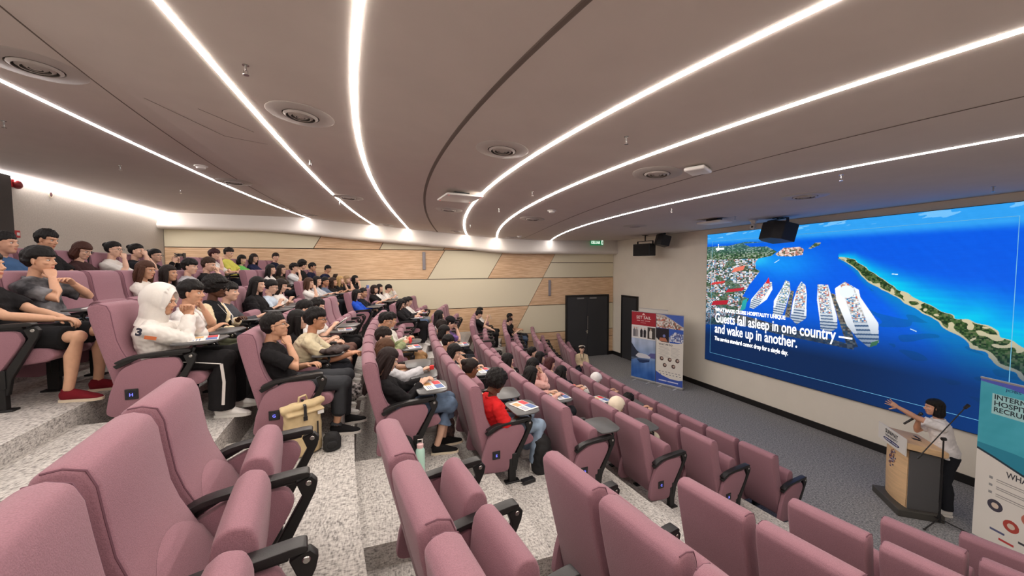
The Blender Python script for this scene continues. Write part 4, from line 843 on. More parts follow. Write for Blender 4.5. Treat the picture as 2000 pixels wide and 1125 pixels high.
def screen_paint():
    p = Paint(940, 584, (0, 96, 216)); U, V = p.U, p.V; C = p.C
    # sea: deep blue with lighter channel and turquoise shallows on the right of the spit
    base = np.array((0, 84, 214))/255.; C[:] = base
    w = clampsm((.93-V)*1.1)[..., None]; C[:] = C*(1-w*.25)+np.array((10, 130, 236))/255.*w*.25
    sky = V > .955-.02*U; top = clampsm((V-(.90-.02*U))/.05)[..., None]; C[:] = C*(1-top)+np.array((46, 150, 226))/255.*top
    cl = (p.noise(60, 4, 2) > .35) & (V > .965); C[cl] = C[cl]*.6+.4*np.array((200, 226, 244))/255.
    ch = np.exp(-((U-.38)/.13)**2-((V-.76)/.10)**2)[..., None]; C[:] = C*(1-ch*.6)+np.array((18, 164, 238))/255.*ch*.6
    bay = np.exp(-((U-.27)/.06)**2-((V-.79)/.05)**2)[..., None]; C[:] = C*(1-bay*.8)+np.array((40, 190, 232))/255.*bay*.8
    # spit centre line
    cu = np.array([.575, .60, .62, .64, .66, .70, .74, .78, .82, .87, .91, .95, 1.02]); cv = np.array([.79, .775, .755, .72, .69, .645, .60, .56, .52, .465, .43, .385, .31])
    hw = np.array([.004, .015, .024, .030, .036, .024, .024, .024, .028, .044, .055, .06, .07])
    cl_ = np.interp(U, cu, cv); h_ = np.interp(U, cu, hw); right = V-cl_
    sh = (U > .57)
    tq = clampsm(1-(right-h_*.6)/np.interp(U, [.57, .7, .85, 1], [.03, .12, .20, .30]))*(right > 0)*sh; tq = (tq*(.85+.15*p.noise(30, 7, 3)))[..., None]
    C[:] = C*(1-tq)+np.array((0, 205, 226))/255.*tq
    lo = clampsm(1-(-right-h_*.5)/np.interp(U, [.57, .7, .85, 1], [.02, .10, .24, .30]))*(right <= 0)*sh; lo = (lo*(.75+.25*p.noise(22, 9, 2)))[..., None]
    C[:] = C*(1-lo)+np.array((0, 138, 176))/255.*lo
    reef = (p.noise(26, 12, 2) > .25) & (right < -.06) & (right > -.28) & (U > .66); C[reef] = C[reef]*.6+np.array((0, 84, 130))/255.*.4
    C[:] = np.clip(C+p.noise(90, 3, 3)[..., None]*.012, 0, 1)
    edge = h_*(1+.35*p.noise(60, 21)); isl = (np.abs(right) < edge) & sh; C[isl] = np.array((196, 186, 150))/255.
    gr = isl & (np.abs(right-.1*h_) < edge*.82) & (p.noise(80, 31) > -.28); C[gr] = np.array((46, 76, 36))/255.; p.speckle(gr, [(40, 66, 30), (66, 94, 48), (26, 48, 26), (92, 104, 66)], 240, 3, .62)
    # town and far land
    land = [(-.01, .905), (.12, .902), (.21, .922), (.306, .91), (.195, .91), (.23, .885), (.306, .88), (.35, .843), (.327, .815), (.27, .80), (.257, .773), (.26, .728), (.28, .714), (.231, .613), (.20, .53), (.233, .518), (.19, .40), (.10, .30), (-.01, .28)]
    m = p.poly(land, (60, 84, 58)); p.speckle(m & (V > .80), [(44, 70, 44), (64, 92, 54), (90, 120, 82), (40, 60, 44), (150, 158, 140)], 150, 5, 1.1)
    hz = clampsm((V-.80)/.12)[..., None]*m[..., None]; C[:] = C*(1-hz*.45)+np.array((60, 120, 160))/255.*hz*.45
    town = m & (V <= .80); p.speckle(town, [(206, 210, 214), (150, 160, 172), (58, 84, 62), (176, 118, 112), (88, 96, 104), (216, 220, 226), (84, 140, 178), (46, 66, 50), (190, 182, 172)], 140, 8, .95)
    green = town & (p.noise(34, 14, 1) > .25); C[green] = C[green]*.35+np.array((44, 74, 44))/255.*.65
    for (a, b, c, d, col) in [(.11, .55, .20, .575, (178, 40, 54)), (.03, .44, .12, .475, (176, 34, 48)), (.14, .70, .20, .735, (220, 116, 96)), (.19, .42, .215, .50, (40, 160, 160)), (.02, .60, .10, .62, (200, 60, 60))]: p.poly([(a, b), (c, b+.02), (c+.01, d+.02), (a+.012, d)], col)
    for q, cols in (([(.344, .826), (.376, .863), (.438, .866), (.454, .849), (.45, .815), (.41, .807), (.355, .812)], [(206, 176, 166), (176, 120, 108), (90, 96, 76), (226, 214, 206)]), ([(.47, .852), (.492, .884), (.513, .884), (.508, .868), (.478, .85)], [(60, 84, 60), (150, 150, 130)])):
        p.speckle(p.poly(q, (120, 110, 90)), cols, 170, 2, .7)
    # piers
    for q in ([(.41, .588), (.4225, .59), (.41, .417), (.388, .415)], [(.549, .588), (.5635, .583), (.64, .30), (.61, .28)], [(.17, .40), (.36, .36), (.626, .305), (.628, .28), (.37, .297), (.15, .33)]):
        p.speckle(p.poly(q, (96, 92, 86)), [(108, 100, 90), (70, 66, 62), (140, 132, 116), (60, 84, 100)], 130, 6, .8)
    # ships: hull outline with tiers of decks
    def ship(q, axis0, axis1, accent):
        mm = p.poly(q, (206, 214, 222)); a0 = np.array(axis0); ax = np.array(axis1)-a0; Ln = np.hypot(*ax); ax = ax/Ln; t = ((U-a0[0])*ax[0]+(V-a0[1])*ax[1])/Ln; s_ = ((U-a0[0])*-ax[1]+(V-a0[1])*ax[0])
        st = (np.sin(t*95) > .35) & mm & (t > .55); C[st] = np.array((70, 96, 130))/255.
        mid = mm & (np.abs(s_) < .018) & (t < .62); p.speckle(mid, [(210, 200, 190), accent, (70, 130, 180), (236, 238, 240), (150, 150, 150), (214, 220, 226)], 190, int(axis0[0]*97), 1.0)
        rim = mm & (np.abs(s_) > .020) & (t < .8); C[rim] = np.array((236, 240, 244))/255.
    ship([(.306, .639), (.332, .6415), (.336, .591), (.313, .521), (.2557, .448), (.235, .451), (.242, .513)], (.322, .64), (.245, .45), (206, 60, 60))
    ship([(.388, .6555), (.405, .644), (.409, .588), (.391, .473), (.379, .423), (.341, .42), (.344, .518), (.376, .608)], (.397, .65), (.362, .42), (120, 150, 130))
    ship([(.449, .65), (.464, .6275), (.4696, .58), (.4713, .43), (.466, .417), (.4365, .378), (.412, .415), (.42, .52), (.435, .61)], (.452, .645), (.44, .385), (200, 110, 90))
    ship([(.506, .636), (.541, .636), (.55, .588), (.5739, .451), (.576, .389), (.555, .361), (.522, .37), (.5165, .44), (.506, .546)], (.522, .636), (.548, .365), (190, 100, 84))
    ship([(.5635, .616), (.593, .6555), (.635, .613), (.64, .574), (.692, .4426), (.6957, .339), (.67, .305), (.638, .3445), (.605, .409), (.5687, .552)], (.597, .645), (.67, .31), (196, 104, 84))
    p.poly([(.305, .63), (.318, .672), (.325, .63)], (210, 40, 50)); p.disc(.60, .60, .022, (226, 234, 240), .62); p.poly([(.675, .335), (.697, .355), (.69, .325), (.672, .308)], (90, 150, 80))
    for a, b, c, d in [(.34, .765, .36, .785), (.72, .70, .735, .697), (.77, .43, .785, .42)]: p.poly([(a, b), (c, d), (c, d+.005), (a, b+.004)], (200, 232, 244))
    # darkening of the slide towards its lower edge, part of the slide artwork
    dk = clampsm((.52-V)/.48)[..., None]; dk = np.minimum(dk*1.35, 1)*(.97-.25*clampsm((U-.55)/.5)[..., None]); C[:] = C*(1-dk)+np.array((8, 34, 72))/255.*dk
    return p
root = thing('led_screen', 'huge wall screen showing cruise ships, islands and blue sea', 'screen', (8.79, 8.38, .87))
MB().box((.02, -2.875, 1.785), (.06, 5.77, 3.59)).build('screen_frame', mat('screen_housing', (18, 18, 20), .5), root, bevel=.004)
T_s = basis((-.013, 0, 0), (0, -1, 0), (0, 0, 1), (-1, 0, 0))
o = link('display_picture', screen_paint().mesh('display_picture', 5.75, 3.57, M_scr), root); o.matrix_local = T_s
def scr_text(s, u, v, size, wtarget, name, m=M_scrw, off=0):
    me = text_mesh(s, size, m, off=off); x = [q.co.x for q in me.vertices]; w = max(x)-min(x); me.transform(Matrix.Diagonal((wtarget/w, 1, 1, 1)))
    o = link(name, me, root); o.matrix_local = basis((-.016, -u*5.75, v*3.57), (0, -1, 0), (0, 0, 1), (-1, 0, 0)); return o
scr_text('Guests fall asleep in one country —', .056, .315, .36, 5.75*.565, 'headline_lettering', off=.005)
scr_text('and wake up in another.', .056, .232, .36, 5.75*.385, 'headline_lettering', off=.005)
scr_text('WHAT MAKES CRUISE HOSPITALITY UNIQUE', .056, .400, .125, 5.75*.338, 'caption_lettering', off=.004)
scr_text('The service standard cannot drop for a single day.', .056, .172, .155, 5.75*.352, 'caption_lettering', off=.003)
mb = MB(); a, b, c, d = .0305*5.75, .968*5.75, .0635*3.57, .943*3.57
for (x0, y0, x1, y1) in [(a, c, b, c), (a, d, b, d), (a, c, a, d), (b, c, b, d)]: mb.box(((x0+x1)/2, (y0+y1)/2, .003), (abs(x1-x0)+.007, abs(y1-y0)+.007, .002))
o = mb.build('slide_border_line', M_scrline, root); o.matrix_local = T_s
mb = MB(); mb.box((.43, 3.15, .004), (.26, .05, .002)); mb.prism([(.34, 3.10), (.37, 3.24), (.385, 3.24), (.40, 3.10), (.39, 3.10), (.376, 3.17), (.36, 3.10)], 'z', .003, .005); mb.ell((.378, 3.265, .004), (.014, .014, .002))
o = mb.build('slide_logo', M_scrw, root); o.matrix_local = T_s
# ------------------------------------------------------------------ doors
def door(n, c, w, h, axis, leaves):
    """axis 'x': wall in the XZ plane at y=c[1]; 'y': wall in the YZ plane at x=c[0]"""
    mb = MB(); fw = .06
    def bx(u, z, du, dz, dep, off): 
        if axis == 'x': mb.box((c[0]+u, c[1]-off, z), (du, dep, dz))
        else: mb.box((c[0]-off, c[1]+u, z), (dep, du, dz))
    bx(-w/2-fw/2, h/2, fw, h, .10, .01); bx(w/2+fw/2, h/2, fw, h, .10, .01); bx(0, h+fw/2, w+2*fw, fw, .10, .01)
    o = mb.build('door_%d' % n, mat('door_frame_black', (26, 25, 26), .45), bevel=.004); struct(o); fr_ = o
    for i in range(leaves):
        mb = MB(); lw = w/leaves; bx(-w/2+lw*(i+.5), h/2, lw-.008, h-.02, .045, .02); mb.build('door_leaf', mat('door_leaf_dark', (56, 57, 60), .5), fr_, bevel=.003)
    return fr_
d1 = door(1, (7.64, YW-.03), 1.80, 2.40, 'x', 2)
mb = MB(); mb.loft([(7.60, YW-.13, 1.12), (7.60, YW-.13, 1.62)], [.012, .012], n=8); mb.box((7.60, YW-.11, 1.13), (.03, .05, .03)); mb.box((7.60, YW-.11, 1.6), (.03, .05, .03)); mb.loft([(7.62, YW-.12, 1.02), (7.50, YW-.12, 1.02)], [.012, .012], n=8); mb.box((7.6, YW-.09, 1.0), (.06, .02, .14)); mb.build('door_handle', M_chr, d1, smooth=40)
mb = MB(); mb.box((7.30, YW-.09, 2.33), (.30, .05, .06)); mb.box((7.86, YW-.09, 2.33), (.30, .05, .06)); mb.build('door_closer', mat('door_closer_grey', (150, 150, 150), .4, metal=.6), d1, bevel=.006)
d2 = door(2, (8.84, 11.98), .86, 2.40, 'y', 1)
# dark booth front at the back wall
mb = MB(); mb.box((XB+.04, 7.3, 3.9), (.06, 2.4, 2.3)); struct(mb.build('trim_3', M_dark, bevel=.005))
# ------------------------------------------------------------------ wall fixtures
def sconce(x, z, lab):
    t = thing('wall_light', lab, 'wall light', (x, YW+.05, z), 0, 'slim wall lights on the wood wall')
    MB().box((0, -.055, 0), (.10, .07, .60)).build('lamp_housing', mat('sconce_grey', (150, 146, 150), .45, metal=.3), t, bevel=.01); MB().box((0, -.015, 0), (.06, .03, .20)).build('mounting_plate', M_blk2, t)
sconce(1.335, 3.78, 'slim grey vertical wall light on the wood band, farther from the doors'); sconce(6.01, 2.76, 'slim grey vertical wall light nearest the black double doors')
t = thing('wall_emblem', 'small round pale emblem on the cream wall panel', 'wall sign', (2.69, YW+.045, 3.34))
MB().prism([(.075*math.cos(a), .085*math.sin(a)) for a in np.linspace(0, 2*math.pi, 20)[:-1]], 'y', -.012, 0).build('emblem_disc', mat('emblem_ivory', (228, 222, 196), .5), t)
mb = MB(); mb.prism([(-.02, -.035), (.02, -.035), (.022, .02), (0, .04), (-.022, .02)], 'y', -.018, -.012); mb.build('emblem_figure', mat('emblem_dark', (70, 60, 44), .6), t)
t = thing('light_switch', 'small brass-green switch plate beside the double doors', 'switch', (8.74, YW+.045, 1.38)); MB().box((0, -.008, 0), (.15, .016, .09)).build('switch_plate', mat('switch_plate_green', (110, 112, 88), .4), t, bevel=.003)
mb = MB(); [mb.box((-.035+.07*i, -.02, 0), (.045, .008, .05)) for i in range(2)]; mb.build('rocker', mat('rocker_dark', (36, 38, 34), .4), t)
t = thing('exit_sign', 'green illuminated exit sign hanging below the ceiling near the corner', 'exit sign', (7.86, 12.76, 4.5))
MB().box((0, 0, 0), (.56, .04, .22)).build('sign_box', mat('exit_green', (40, 150, 96), .4, emit=.35), t, bevel=.004)
me = text_mesh('KELUAR', .15, mat('exit_white', (235, 255, 240), .5, emit=1.0), align='LEFT', off=.004); o = link('sign_lettering', me, t); o.matrix_local = basis((-.26, -.023, -.055), (.72, 0, 0), (0, 0, 1), (0, -1, 0))
mb = MB(); mb.box((.225, -.023, 0), (.07, .004, .16)); mb.build('running_figure_panel', mat('exit_white', (235, 255, 240), .5), t); mb = MB(); mb.ell((.228, -.027, .045), (.012, .003, .014), n=8, m=6); mb.prism([(.20, -.06), (.225, .0), (.215, .03), (.24, .03), (.25, -.01), (.235, -.02), (.25, -.06), (.24, -.06), (.226, -.03), (.212, -.065)], 'y', -.028, -.026); mb.build('running_figure', mat('exit_green_dark', (20, 110, 66), .5), t)
t = thing('call_point', 'red fire alarm call point low on the back wall', 'fire alarm', (XB+.005, 8.58, 4.11)); MB().box((.02, 0, 0), (.04, .12, .12)).build('call_box', mat('alarm_red', (170, 36, 40), .4), t, bevel=.006); MB().box((.042, .015, 0), (.004, .05, .05)).build('break_glass', mat('alarm_white', (225, 225, 225), .4), t)
t = thing('alarm_bell', 'red alarm sounder under the back wall light strip', 'fire alarm', (XB+.005, 8.60, 4.93)); MB().ell((.05, .03, 0), (.06, .075, .075)).build('bell_dome', mat('alarm_red_dark', (120, 20, 26), .35), t, smooth=60); MB().box((.02, -.06, .01), (.04, .12, .13)).build('sounder_box', mat('alarm_red', (190, 30, 40), .4), t, bevel=.006)
t = thing('wall_emblem', 'tiny round dark sign high on the back wall', 'wall sign', (XB+.002, 9.37, 4.90)); mb = MB(); mb.prism([(.045*math.cos(a), .06*math.sin(a)) for a in np.linspace(0, 2*math.pi, 16)[:-1]], 'x', 0, .008); mb.build('emblem_disc', mat('emblem_ivory', (200, 190, 180), .5), t); mb = MB(); mb.prism([(.028*math.cos(a), .04*math.sin(a)) for a in np.linspace(0, 2*math.pi, 16)[:-1]], 'x', .008, .012); mb.build('emblem_figure', mat('emblem_maroon', (96, 52, 56), .6), t)
# ------------------------------------------------------------------ ceiling fittings
M_dif = mat('diffuser_metal', (176, 168, 162), .5); M_difd = mat('diffuser_recess', (60, 54, 50), .8)
def diffuser_mesh():
    a = MB().lathe([(.155, -.012), (.275, -.008), (.285, -.002), (.285, .01), (.15, .01), (.155, -.012)], n=40).mesh('outer_ring', [M_dif], smooth=50)
    b = MB(); 
    for r in (.145, .105, .065): b.lathe([(r, -.014), (r-.022, -.028), (r-.026, -.026), (r-.006, .004), (r, -.014)], n=32)
    b.lathe([(.0001, -.026), (.03, -.024), (.034, -.014), (.0001, -.012)], n=24)
    c = MB().lathe([(.0001, -.0015), (.155, -.0015), (.155, .006), (.0001, .006)], n=32)
    return a, b.mesh('louvre_cone', [M_dif], smooth=50), c.mesh('recess', [M_difd])
DM = diffuser_mesh()
DPOS = [(-2.49, 4.0), (-.69, 4.02), (1.25, 3.95), (3.15, 3.78), (5.87, 3.87), (-2.48, 8.05), (-.62, 8.21), (1.38, 8.18), (3.25, 8.02), (5.92, 7.87), (-1.9, 11.95), (.14, 12.3), (2.28, 12.05), (4.2, 12.3)]
CN = ['behind the white strip nearest the back wall', 'between the two rear warm strips', 'between the broad dark groove and the next warm strip', 'beyond the front warm strip', 'next to the big screen']
for i, (x, y) in enumerate(DPOS):
    r_ = 'front' if i < 5 else ('middle' if i < 10 else 'far'); c_ = CN[i % 5] if i < 10 else ['at the rear', 'between the rear warm strips', 'beside the broad dark groove', 'by the front warm strip'][i-10]
    t = thing('ceiling_air_diffuser', 'round ringed air diffuser, %s row, %s' % ({'front': 'nearest', 'middle': 'middle', 'far': 'farthest'}[r_], c_), 'air vent', (x, y, zc(x)), 0, 'round air diffusers in the ceiling')
    if i >= 10: t.scale = (.72, .72, .9)
    t.rotation_euler = (0, -math.atan((zc(x+.1)-zc(x-.1))/.2), 0)
    for n_, m_ in zip(('outer_ring', 'louvre_cone', 'recess'), DM): link(n_, m_, t)
mb = MB(); mb.lathe([(.0001, -.004), (.022, -.004), (.022, 0)], n=12); mb.loft([(0, 0, -.004), (0, 0, -.04)], [.008, .007], n=8); SPA = mb.mesh('sprinkler_stem', [M_chr], smooth=50)
mb = MB(); mb.box((.012, 0, -.052), (.004, .006, .03)); mb.box((-.012, 0, -.052), (.004, .006, .03)); mb.lathe([(.0001, -.066), (.02, -.068), (.02, -.07), (.0001, -.07)], n=12); SPB = mb.mesh('deflector', [M_chr])
for i, (x, y, w) in enumerate([(-.89, 3.21, 'between the two warm strips overhead'), (-.88, 5.67, 'behind the second nearest diffuser'), (2.16, 3.01, 'between the two long right warm strips'), (2.25, 5.55, 'right of the white square ceiling unit'), (-3.70, 7.34, 'left of the smoke detector'), (-3.72, 9.17, 'farther along towards the back corner'), (-3.74, 5.56, 'at the left edge'), (5.0, 2.91, 'below the thin white strip at right'), (4.92, 5.5, 'under the thin white strip at centre right'), (7.77, 2.73, 'near the screen at the right edge'), (2.24, 7.31, 'between warm strips in the middle distance'), (-.85, 8.9, 'behind the far curve of the rear warm strip'), (6.9, 5.9, 'beside the white projector unit'), (2.3, 10.2, 'near the far wall between warm strips')]):
    t = thing('ceiling_sprinkler', 'small chrome ceiling sprinkler head %s' % w, 'sprinkler', (x, y, zc(x)), .4*i, 'sprinkler heads on the ceiling'); link('sprinkler_stem', SPA, t); link('deflector', SPB, t)
M_wp = mat('white_plastic', (222, 218, 214), .4)
for x, y, l in [(-2.56, 6.97, 'flat round smoke detector beside the rear diffuser'), (3.16, 6.78, 'white domed detector in front of the middle warm strip'), (-2.62, 3.55, 'white round detector at the upper left edge'), (4.28, 11.7, 'small white dome by the farthest front diffuser')]:
    t = thing('smoke_detector', l, 'smoke detector', (x, y, zc(x))); MB().lathe([(.085, 0), (.085, -.018), (.06, -.02), (.0001, -.02)], n=24).build('base_ring', M_wp, t, smooth=40); MB().lathe([(.062, -.02), (.055, -.045), (.03, -.056), (.0001, -.056)], n=24).build('sensor_dome', M_wp, t, smooth=40)
t = thing('wireless_access_point', 'white rounded wireless unit beside the second nearest screen-side diffuser', 'wireless router', (3.36, 3.36, zc(3.36)-.002), .5); MB().box((0, 0, -.035), (.30, .22, .045)).build('unit_body', M_wp, t, bevel=.02, seg=3, smooth=40); MB().box((0, 0, -.008), (.14, .12, .016)).build('mounting_plate', M_blk2, t)
t = thing('ceiling_air_unit', 'white square flat ceiling unit with red lights by the warm strip', 'ceiling unit', (1.27, 6.42, zc(1.27)-.002), .12); MB().box((0, 0, -.075), (.62, .62, .035)).build('flat_panel', M_wp, t, bevel=.012, seg=2, smooth=40); MB().box((0, 0, -.03), (.26, .26, .06)).build('mounting_stem', M_blk, t)
mb = MB(); [mb.ell((sx*.27, sy*.27, -.094), (.006, .006, .003), n=8, m=6) for sx in (1, -1) for sy in (1, -1)]; mb.build('indicator_light', emis('red_led', (255, 70, 70), 3), t)
t = thing('projector_unit', 'flat white ceiling unit between the strip light and the screen', 'ceiling unit', (6.79, 6.32, zc(6.79)-.002), .12); MB().box((0, 0, -.075), (.40, .56, .04)).build('flat_panel', M_wp, t, bevel=.012, seg=2, smooth=40); MB().box((0, 0, -.03), (.16, .26, .06)).build('mounting_stem', M_blk, t)
t = thing('ceiling_camera', 'white ceiling camera just left of the black loudspeaker', 'camera', (8.0, 6.36, zc(8.0))); MB().lathe([(.09, 0), (.09, -.02), (.07, -.025), (.05, -.06), (.05, -.13), (.0001, -.13)], n=24).build('camera_bracket', M_wp, t, smooth=40); MB().ell((-.03, -.01, -.15), (.07, .065, .07), n=18, m=12).build('camera_head', M_wp, t, smooth=60); MB().ell((-.09, -.035, -.155), (.02, .022, .022)).build('lens', M_blk, t, smooth=60)
def speaker(x, y, z, rz, lab, s=1., tilt=.25):
    t = thing('loudspeaker', lab, 'loudspeaker', (x, y, z), rz, 'black loudspeakers hung from the ceiling')
    Rt = Euler((0, tilt, 0)).to_matrix()
    mb = MB(); mb.prism([(-.19*s, -.33*s), (.10*s, -.33*s), (.24*s, -.20*s), (.24*s, .20*s), (.10*s, .33*s), (-.19*s, .33*s)], 'z', -.19*s, .19*s); mb.v = [tuple(Rt @ Vector(v)) for v in mb.v]; mb.build('cabinet', mat('speaker_black', (20, 20, 22), .5), t, bevel=.012, seg=2)
    mb = MB(); mb.box((.0, 0, 0), (.012, .60*s, .34*s)); mb.v = [tuple(Rt @ (Vector(v)+Vector((-.197*s, 0, 0)))) for v in mb.v]; mb.build('grille', mat('speaker_grille', (12, 12, 13), .7, bump=.5, ns=300), t, bevel=.004)
    mb = MB(); mb.box((0, 0, .28*s), (.05, .60*s, .02)); mb.box((0, .30*s, .20*s), (.05, .02, .16*s)); mb.box((0, -.30*s, .20*s), (.05, .02, .16*s)); mb.loft([(0, 0, .28*s), (0, 0, zc(x)-z)], [.02, .02], n=8); mb.box((0, 0, zc(x)-z-.008), (.16, .12, .016)); mb.build('hanging_bracket', M_blk2, t)
speaker(8.1, 5.88, 4.26, math.pi-.35+3.14159*2, 'black loudspeaker hanging in front of the top of the screen', 1.0, -.25)
speaker(8.2, 10.35, 4.10, .2, 'black loudspeaker nearest the corner, left of the pair', 1.02, .0)
speaker(8.35, 9.7, 4.36, math.pi-.5, 'black loudspeaker tilted behind the other of the pair', .85, -.25)
# ------------------------------------------------------------------ roll-up banners
def banner(o0, dr, w, h, lab, paint, texts, name='roll_up_banner', grp=None):
    d = Vector((dr[0], dr[1], 0)).normalized(); n = Vector((d.y, -d.x, 0))
    t = thing(name, lab, 'banner', (o0[0], o0[1], 0), 0, grp); T = basis((0, 0, 0), d, (0, 0, 1), n)
    def put(nm, mb, m, **k): o = mb.build(nm, m, t, **k); o.matrix_local = T; return o
    mb = MB(); mb.box((w/2, .04, -.03), (w+.02, .07, .10)); put('base_cassette', mb, mat('banner_aluminium', (196, 196, 196), .35, metal=.7), bevel=.012)
    mb = MB(); mb.box((w*.22, .006, .06), (.05, .012, .26)); mb.box((w*.78, .006, .06), (.05, .012, .26)); put('foot', mb, mat('banner_aluminium2', (206, 206, 206), .4, metal=.5), bevel=.003)
    mb = MB(); mb.box((w/2, h+.012, -.004), (w+.01, .025, .02)); put('top_rail', mb, mat('banner_aluminium', (196, 196, 196), .35), bevel=.004)
    mb = MB(); mb.loft([(w/2, .06, -.035), (w/2, h, -.03)], [.009, .009], n=8); put('support_pole', mb, M_chr)
    mb = MB(); mb.box((w/2, h/2+.04, -.002), (w, h-.08, .002)); put('backing_sheet', mb, mat('banner_back', (225, 224, 222), .6))
    o = link('printed_sheet', paint.mesh('printed_sheet', w, h-.08, M_print), t); o.matrix_local = T @ Matrix.Translation((0, .08, .001))
    for s, u, v, sz, ww, rgb, al in texts:
        me = text_mesh(s, sz, mat('ink_%d_%d' % (rgb[0], rgb[2]), rgb, .6), ext=.0004, align=al, off=.0012 if sz > .06 else 0); x = [q.co.x for q in me.vertices]
        if ww: me.transform(Matrix.Diagonal((ww/(max(x)-min(x)), 1, 1, 1)))
        o = link('printed_lettering', me, t); o.matrix_local = T @ Matrix.Translation((u*w, .08+v*(h-.08), .0025))
    return t
p1 = Paint(200, 500, (40, 84, 160)); sky = p1.V; p1.rect(0, .80, 1, 1, (166, 32, 48)); p1.rect(0, .60, 1, .80, (228, 226, 222))
for a, b, c in [(.03, .32, (214, 214, 216)), (.35, .64, (224, 224, 224)), (.67, .98, (60, 56, 54))]: p1.rect(a, .615, b, .785, c)
for u, c in [(.12, (112, 112, 116)), (.22, (150, 146, 146)), (.42, (36, 36, 42)), (.56, (34, 34, 40)), (.80, (226, 222, 214))]: p1.poly([(u-.05, .625), (u+.05, .625), (u+.055, .72), (u+.02, .745), (u-.02, .745), (u-.055, .72)], c); p1.disc(u, .757, .026, (206, 164, 140), 2.4)
m = p1.V < .60; nn = p1.noise(9, 3, 2); g_ = clampsm(p1.V/.6)[..., None]; p1.C[m] = (np.array((44, 96, 176))/255.*(1-g_)+np.array((166, 182, 208))/255.*g_)[m]; p1.C[m] += (nn[..., None]*.10)[m]
p1.poly([(0, .26), (0, .52), (.12, .46), (.24, .41), (.42, .37), (.5, .33), (.3, .30)], (46, 54, 72)); p1.poly([(.7, .36), (.8, .40), (1, .41), (1, .33), (.8, .33)], (92, 92, 150))
p1.poly([(.18, .33), (.30, .38), (.62, .375), (.80, .345), (.78, .315), (.30, .305)], (212, 214, 222)); p1.poly([(.20, .295), (.3, .30), (.78, .31), (.76, .27), (.50, .235), (.36, .235)], (34, 54, 96)); p1.poly([(0, .30), (1, .33), (1, .30), (0, .27)], (150, 176, 206), .4)
for a, b in [(.22, .36), (.40, .52), (.56, .76)]: p1.rect(a, .868, b, .876, (232, 196, 192))
p1.rect(.38, .838, .60, .844, (224, 160, 160)); p1.poly([(.44, .962), (.56, .962), (.53, .98), (.50, .988), (.47, .98)], (240, 200, 198)); p1.rect(.40, .953, .60, .957, (224, 160, 160))
banner((7.43, 9.97), (.35, -.935), .82, 2.14, 'red and blue roll-up banner reading SET SAIL, with a cruise ship', p1, [('SET SAIL', .2, .90, .13, .82*.6, (244, 240, 236), 'LEFT')])
p2 = Paint(200, 500, (232, 228, 218)); p2.rect(0, .68, 1, 1, (70, 104, 190)); p2.poly([(0, 1), (.3, .99), (.6, .93), (1, .84), (1, .80), (0, .80)], (196, 186, 178)); m = p2.mask([(0, .97), (.35, .96), (.7, .90), (1, .82), (1, .80), (0, .80)]); p2.speckle(m, [(226, 222, 214), (200, 120, 100), (170, 160, 150), (120, 96, 80), (236, 234, 230)], 26, 3, 2.4)
m = p2.rect(0, .60, .48, .795, (34, 28, 36)); p2.disc(.30, .69, .05, (120, 130, 190), 2.4); p2.poly([(.1, .61), (.14, .66), (.36, .66), (.44, .61)], (190, 120, 90)); p2.rect(.50, .60, 1, .795, (54, 96, 190)); p2.speckle(p2.mask([(.52, .62), (1, .62), (1, .74), (.7, .76), (.52, .70)]), [(206, 214, 230), (120, 140, 190), (230, 232, 238), (90, 96, 150)], 24, 5, 2.4)
p2.poly([(0, .655), (.1, .62), (.3, .585), (.6, .585), (.85, .605), (1, .625), (1, .1), (.85, .085), (.55, .085), (.25, .115), (0, .165)], (232, 228, 218)); p2.poly([(0, 0), (1, 0), (1, .1), (.85, .085), (.55, .085), (.25, .115), (0, .165)], (58, 88, 180))
for i in range(9): p2.rect(.10+.04*(i % 2), .53-.018*i, .46+.03*(i % 3), .534-.018*i, (168, 164, 160)); p2.rect(.56, .53-.018*i, .88-.05*(i % 2), .534-.018*i, (168, 164, 160))
for u, v in [(.22, .36), (.52, .36), (.80, .36), (.34, .27), (.66, .27)]: p2.disc(u, v, .072, (84, 62, 58), 2.45); p2.disc(u+.01, v+.004, .035, (200, 176, 160), 2.45)
for i in range(7): p2.rect(.12+.12*i, .17, .19+.12*i, .178, (120, 116, 124)); p2.rect(.16+.12*i, .135, .21+.12*i, .145, (110, 110, 130))
p2.rect(.12, .036, .42, .052, (214, 216, 244)); p2.rect(.45, .036, .84, .052, (214, 216, 244))
banner((7.725, 9.185), (.36, -.93), .82, 2.14, 'white and blue roll-up banner reading WHAT WE DO, beside the red one', p2, [('WHAT WE DO!', .10, .555, .075, .82*.52, (60, 60, 72), 'LEFT')])
p3 = Paint(8, 12, (214, 212, 206))
banner((7.72, 9.98), (.35, -.935), .95, 2.22, 'pale roll-up banner mostly hidden behind the SET SAIL banner', p3, [])
p4 = Paint(300, 700, (228, 224, 216)); m = p4.poly([(0, .56), (.2, .535), (.5, .49), (.8, .48), (1, .49), (1, 1), (0, 1)], (70, 176, 196)); p4.C[m] += (p4.noise(16, 4, 2)[..., None]*.03)[m]
p4.poly([(0, .60), (.4, .60), (.9, .58), (1, .6), (1, .49), (.8, .48), (.5, .49), (.2, .535), (0, .56)], (40, 132, 160), .8); p4.poly([(0, 1), (1, 1), (1, .93), (.7, .945), (.3, .975), (0, .985)], (84, 96, 190)); p4.poly([(.55, .52), (.62, .66), (.8, .74), (1, .74), (1, .50), (.8, .49)], (222, 226, 234))
for i in range(8): p4.rect(.66, .54+.022*i, 1, .548+.022*i, (90, 110, 160))
p4.poly([(0, .568), (.2, .543), (.5, .498), (.8, .488), (.8, .478), (.5, .485), (.2, .53), (0, .555)], (40, 60, 74)); p4.rect(.14, .80, .96, .925, (168, 216, 218))
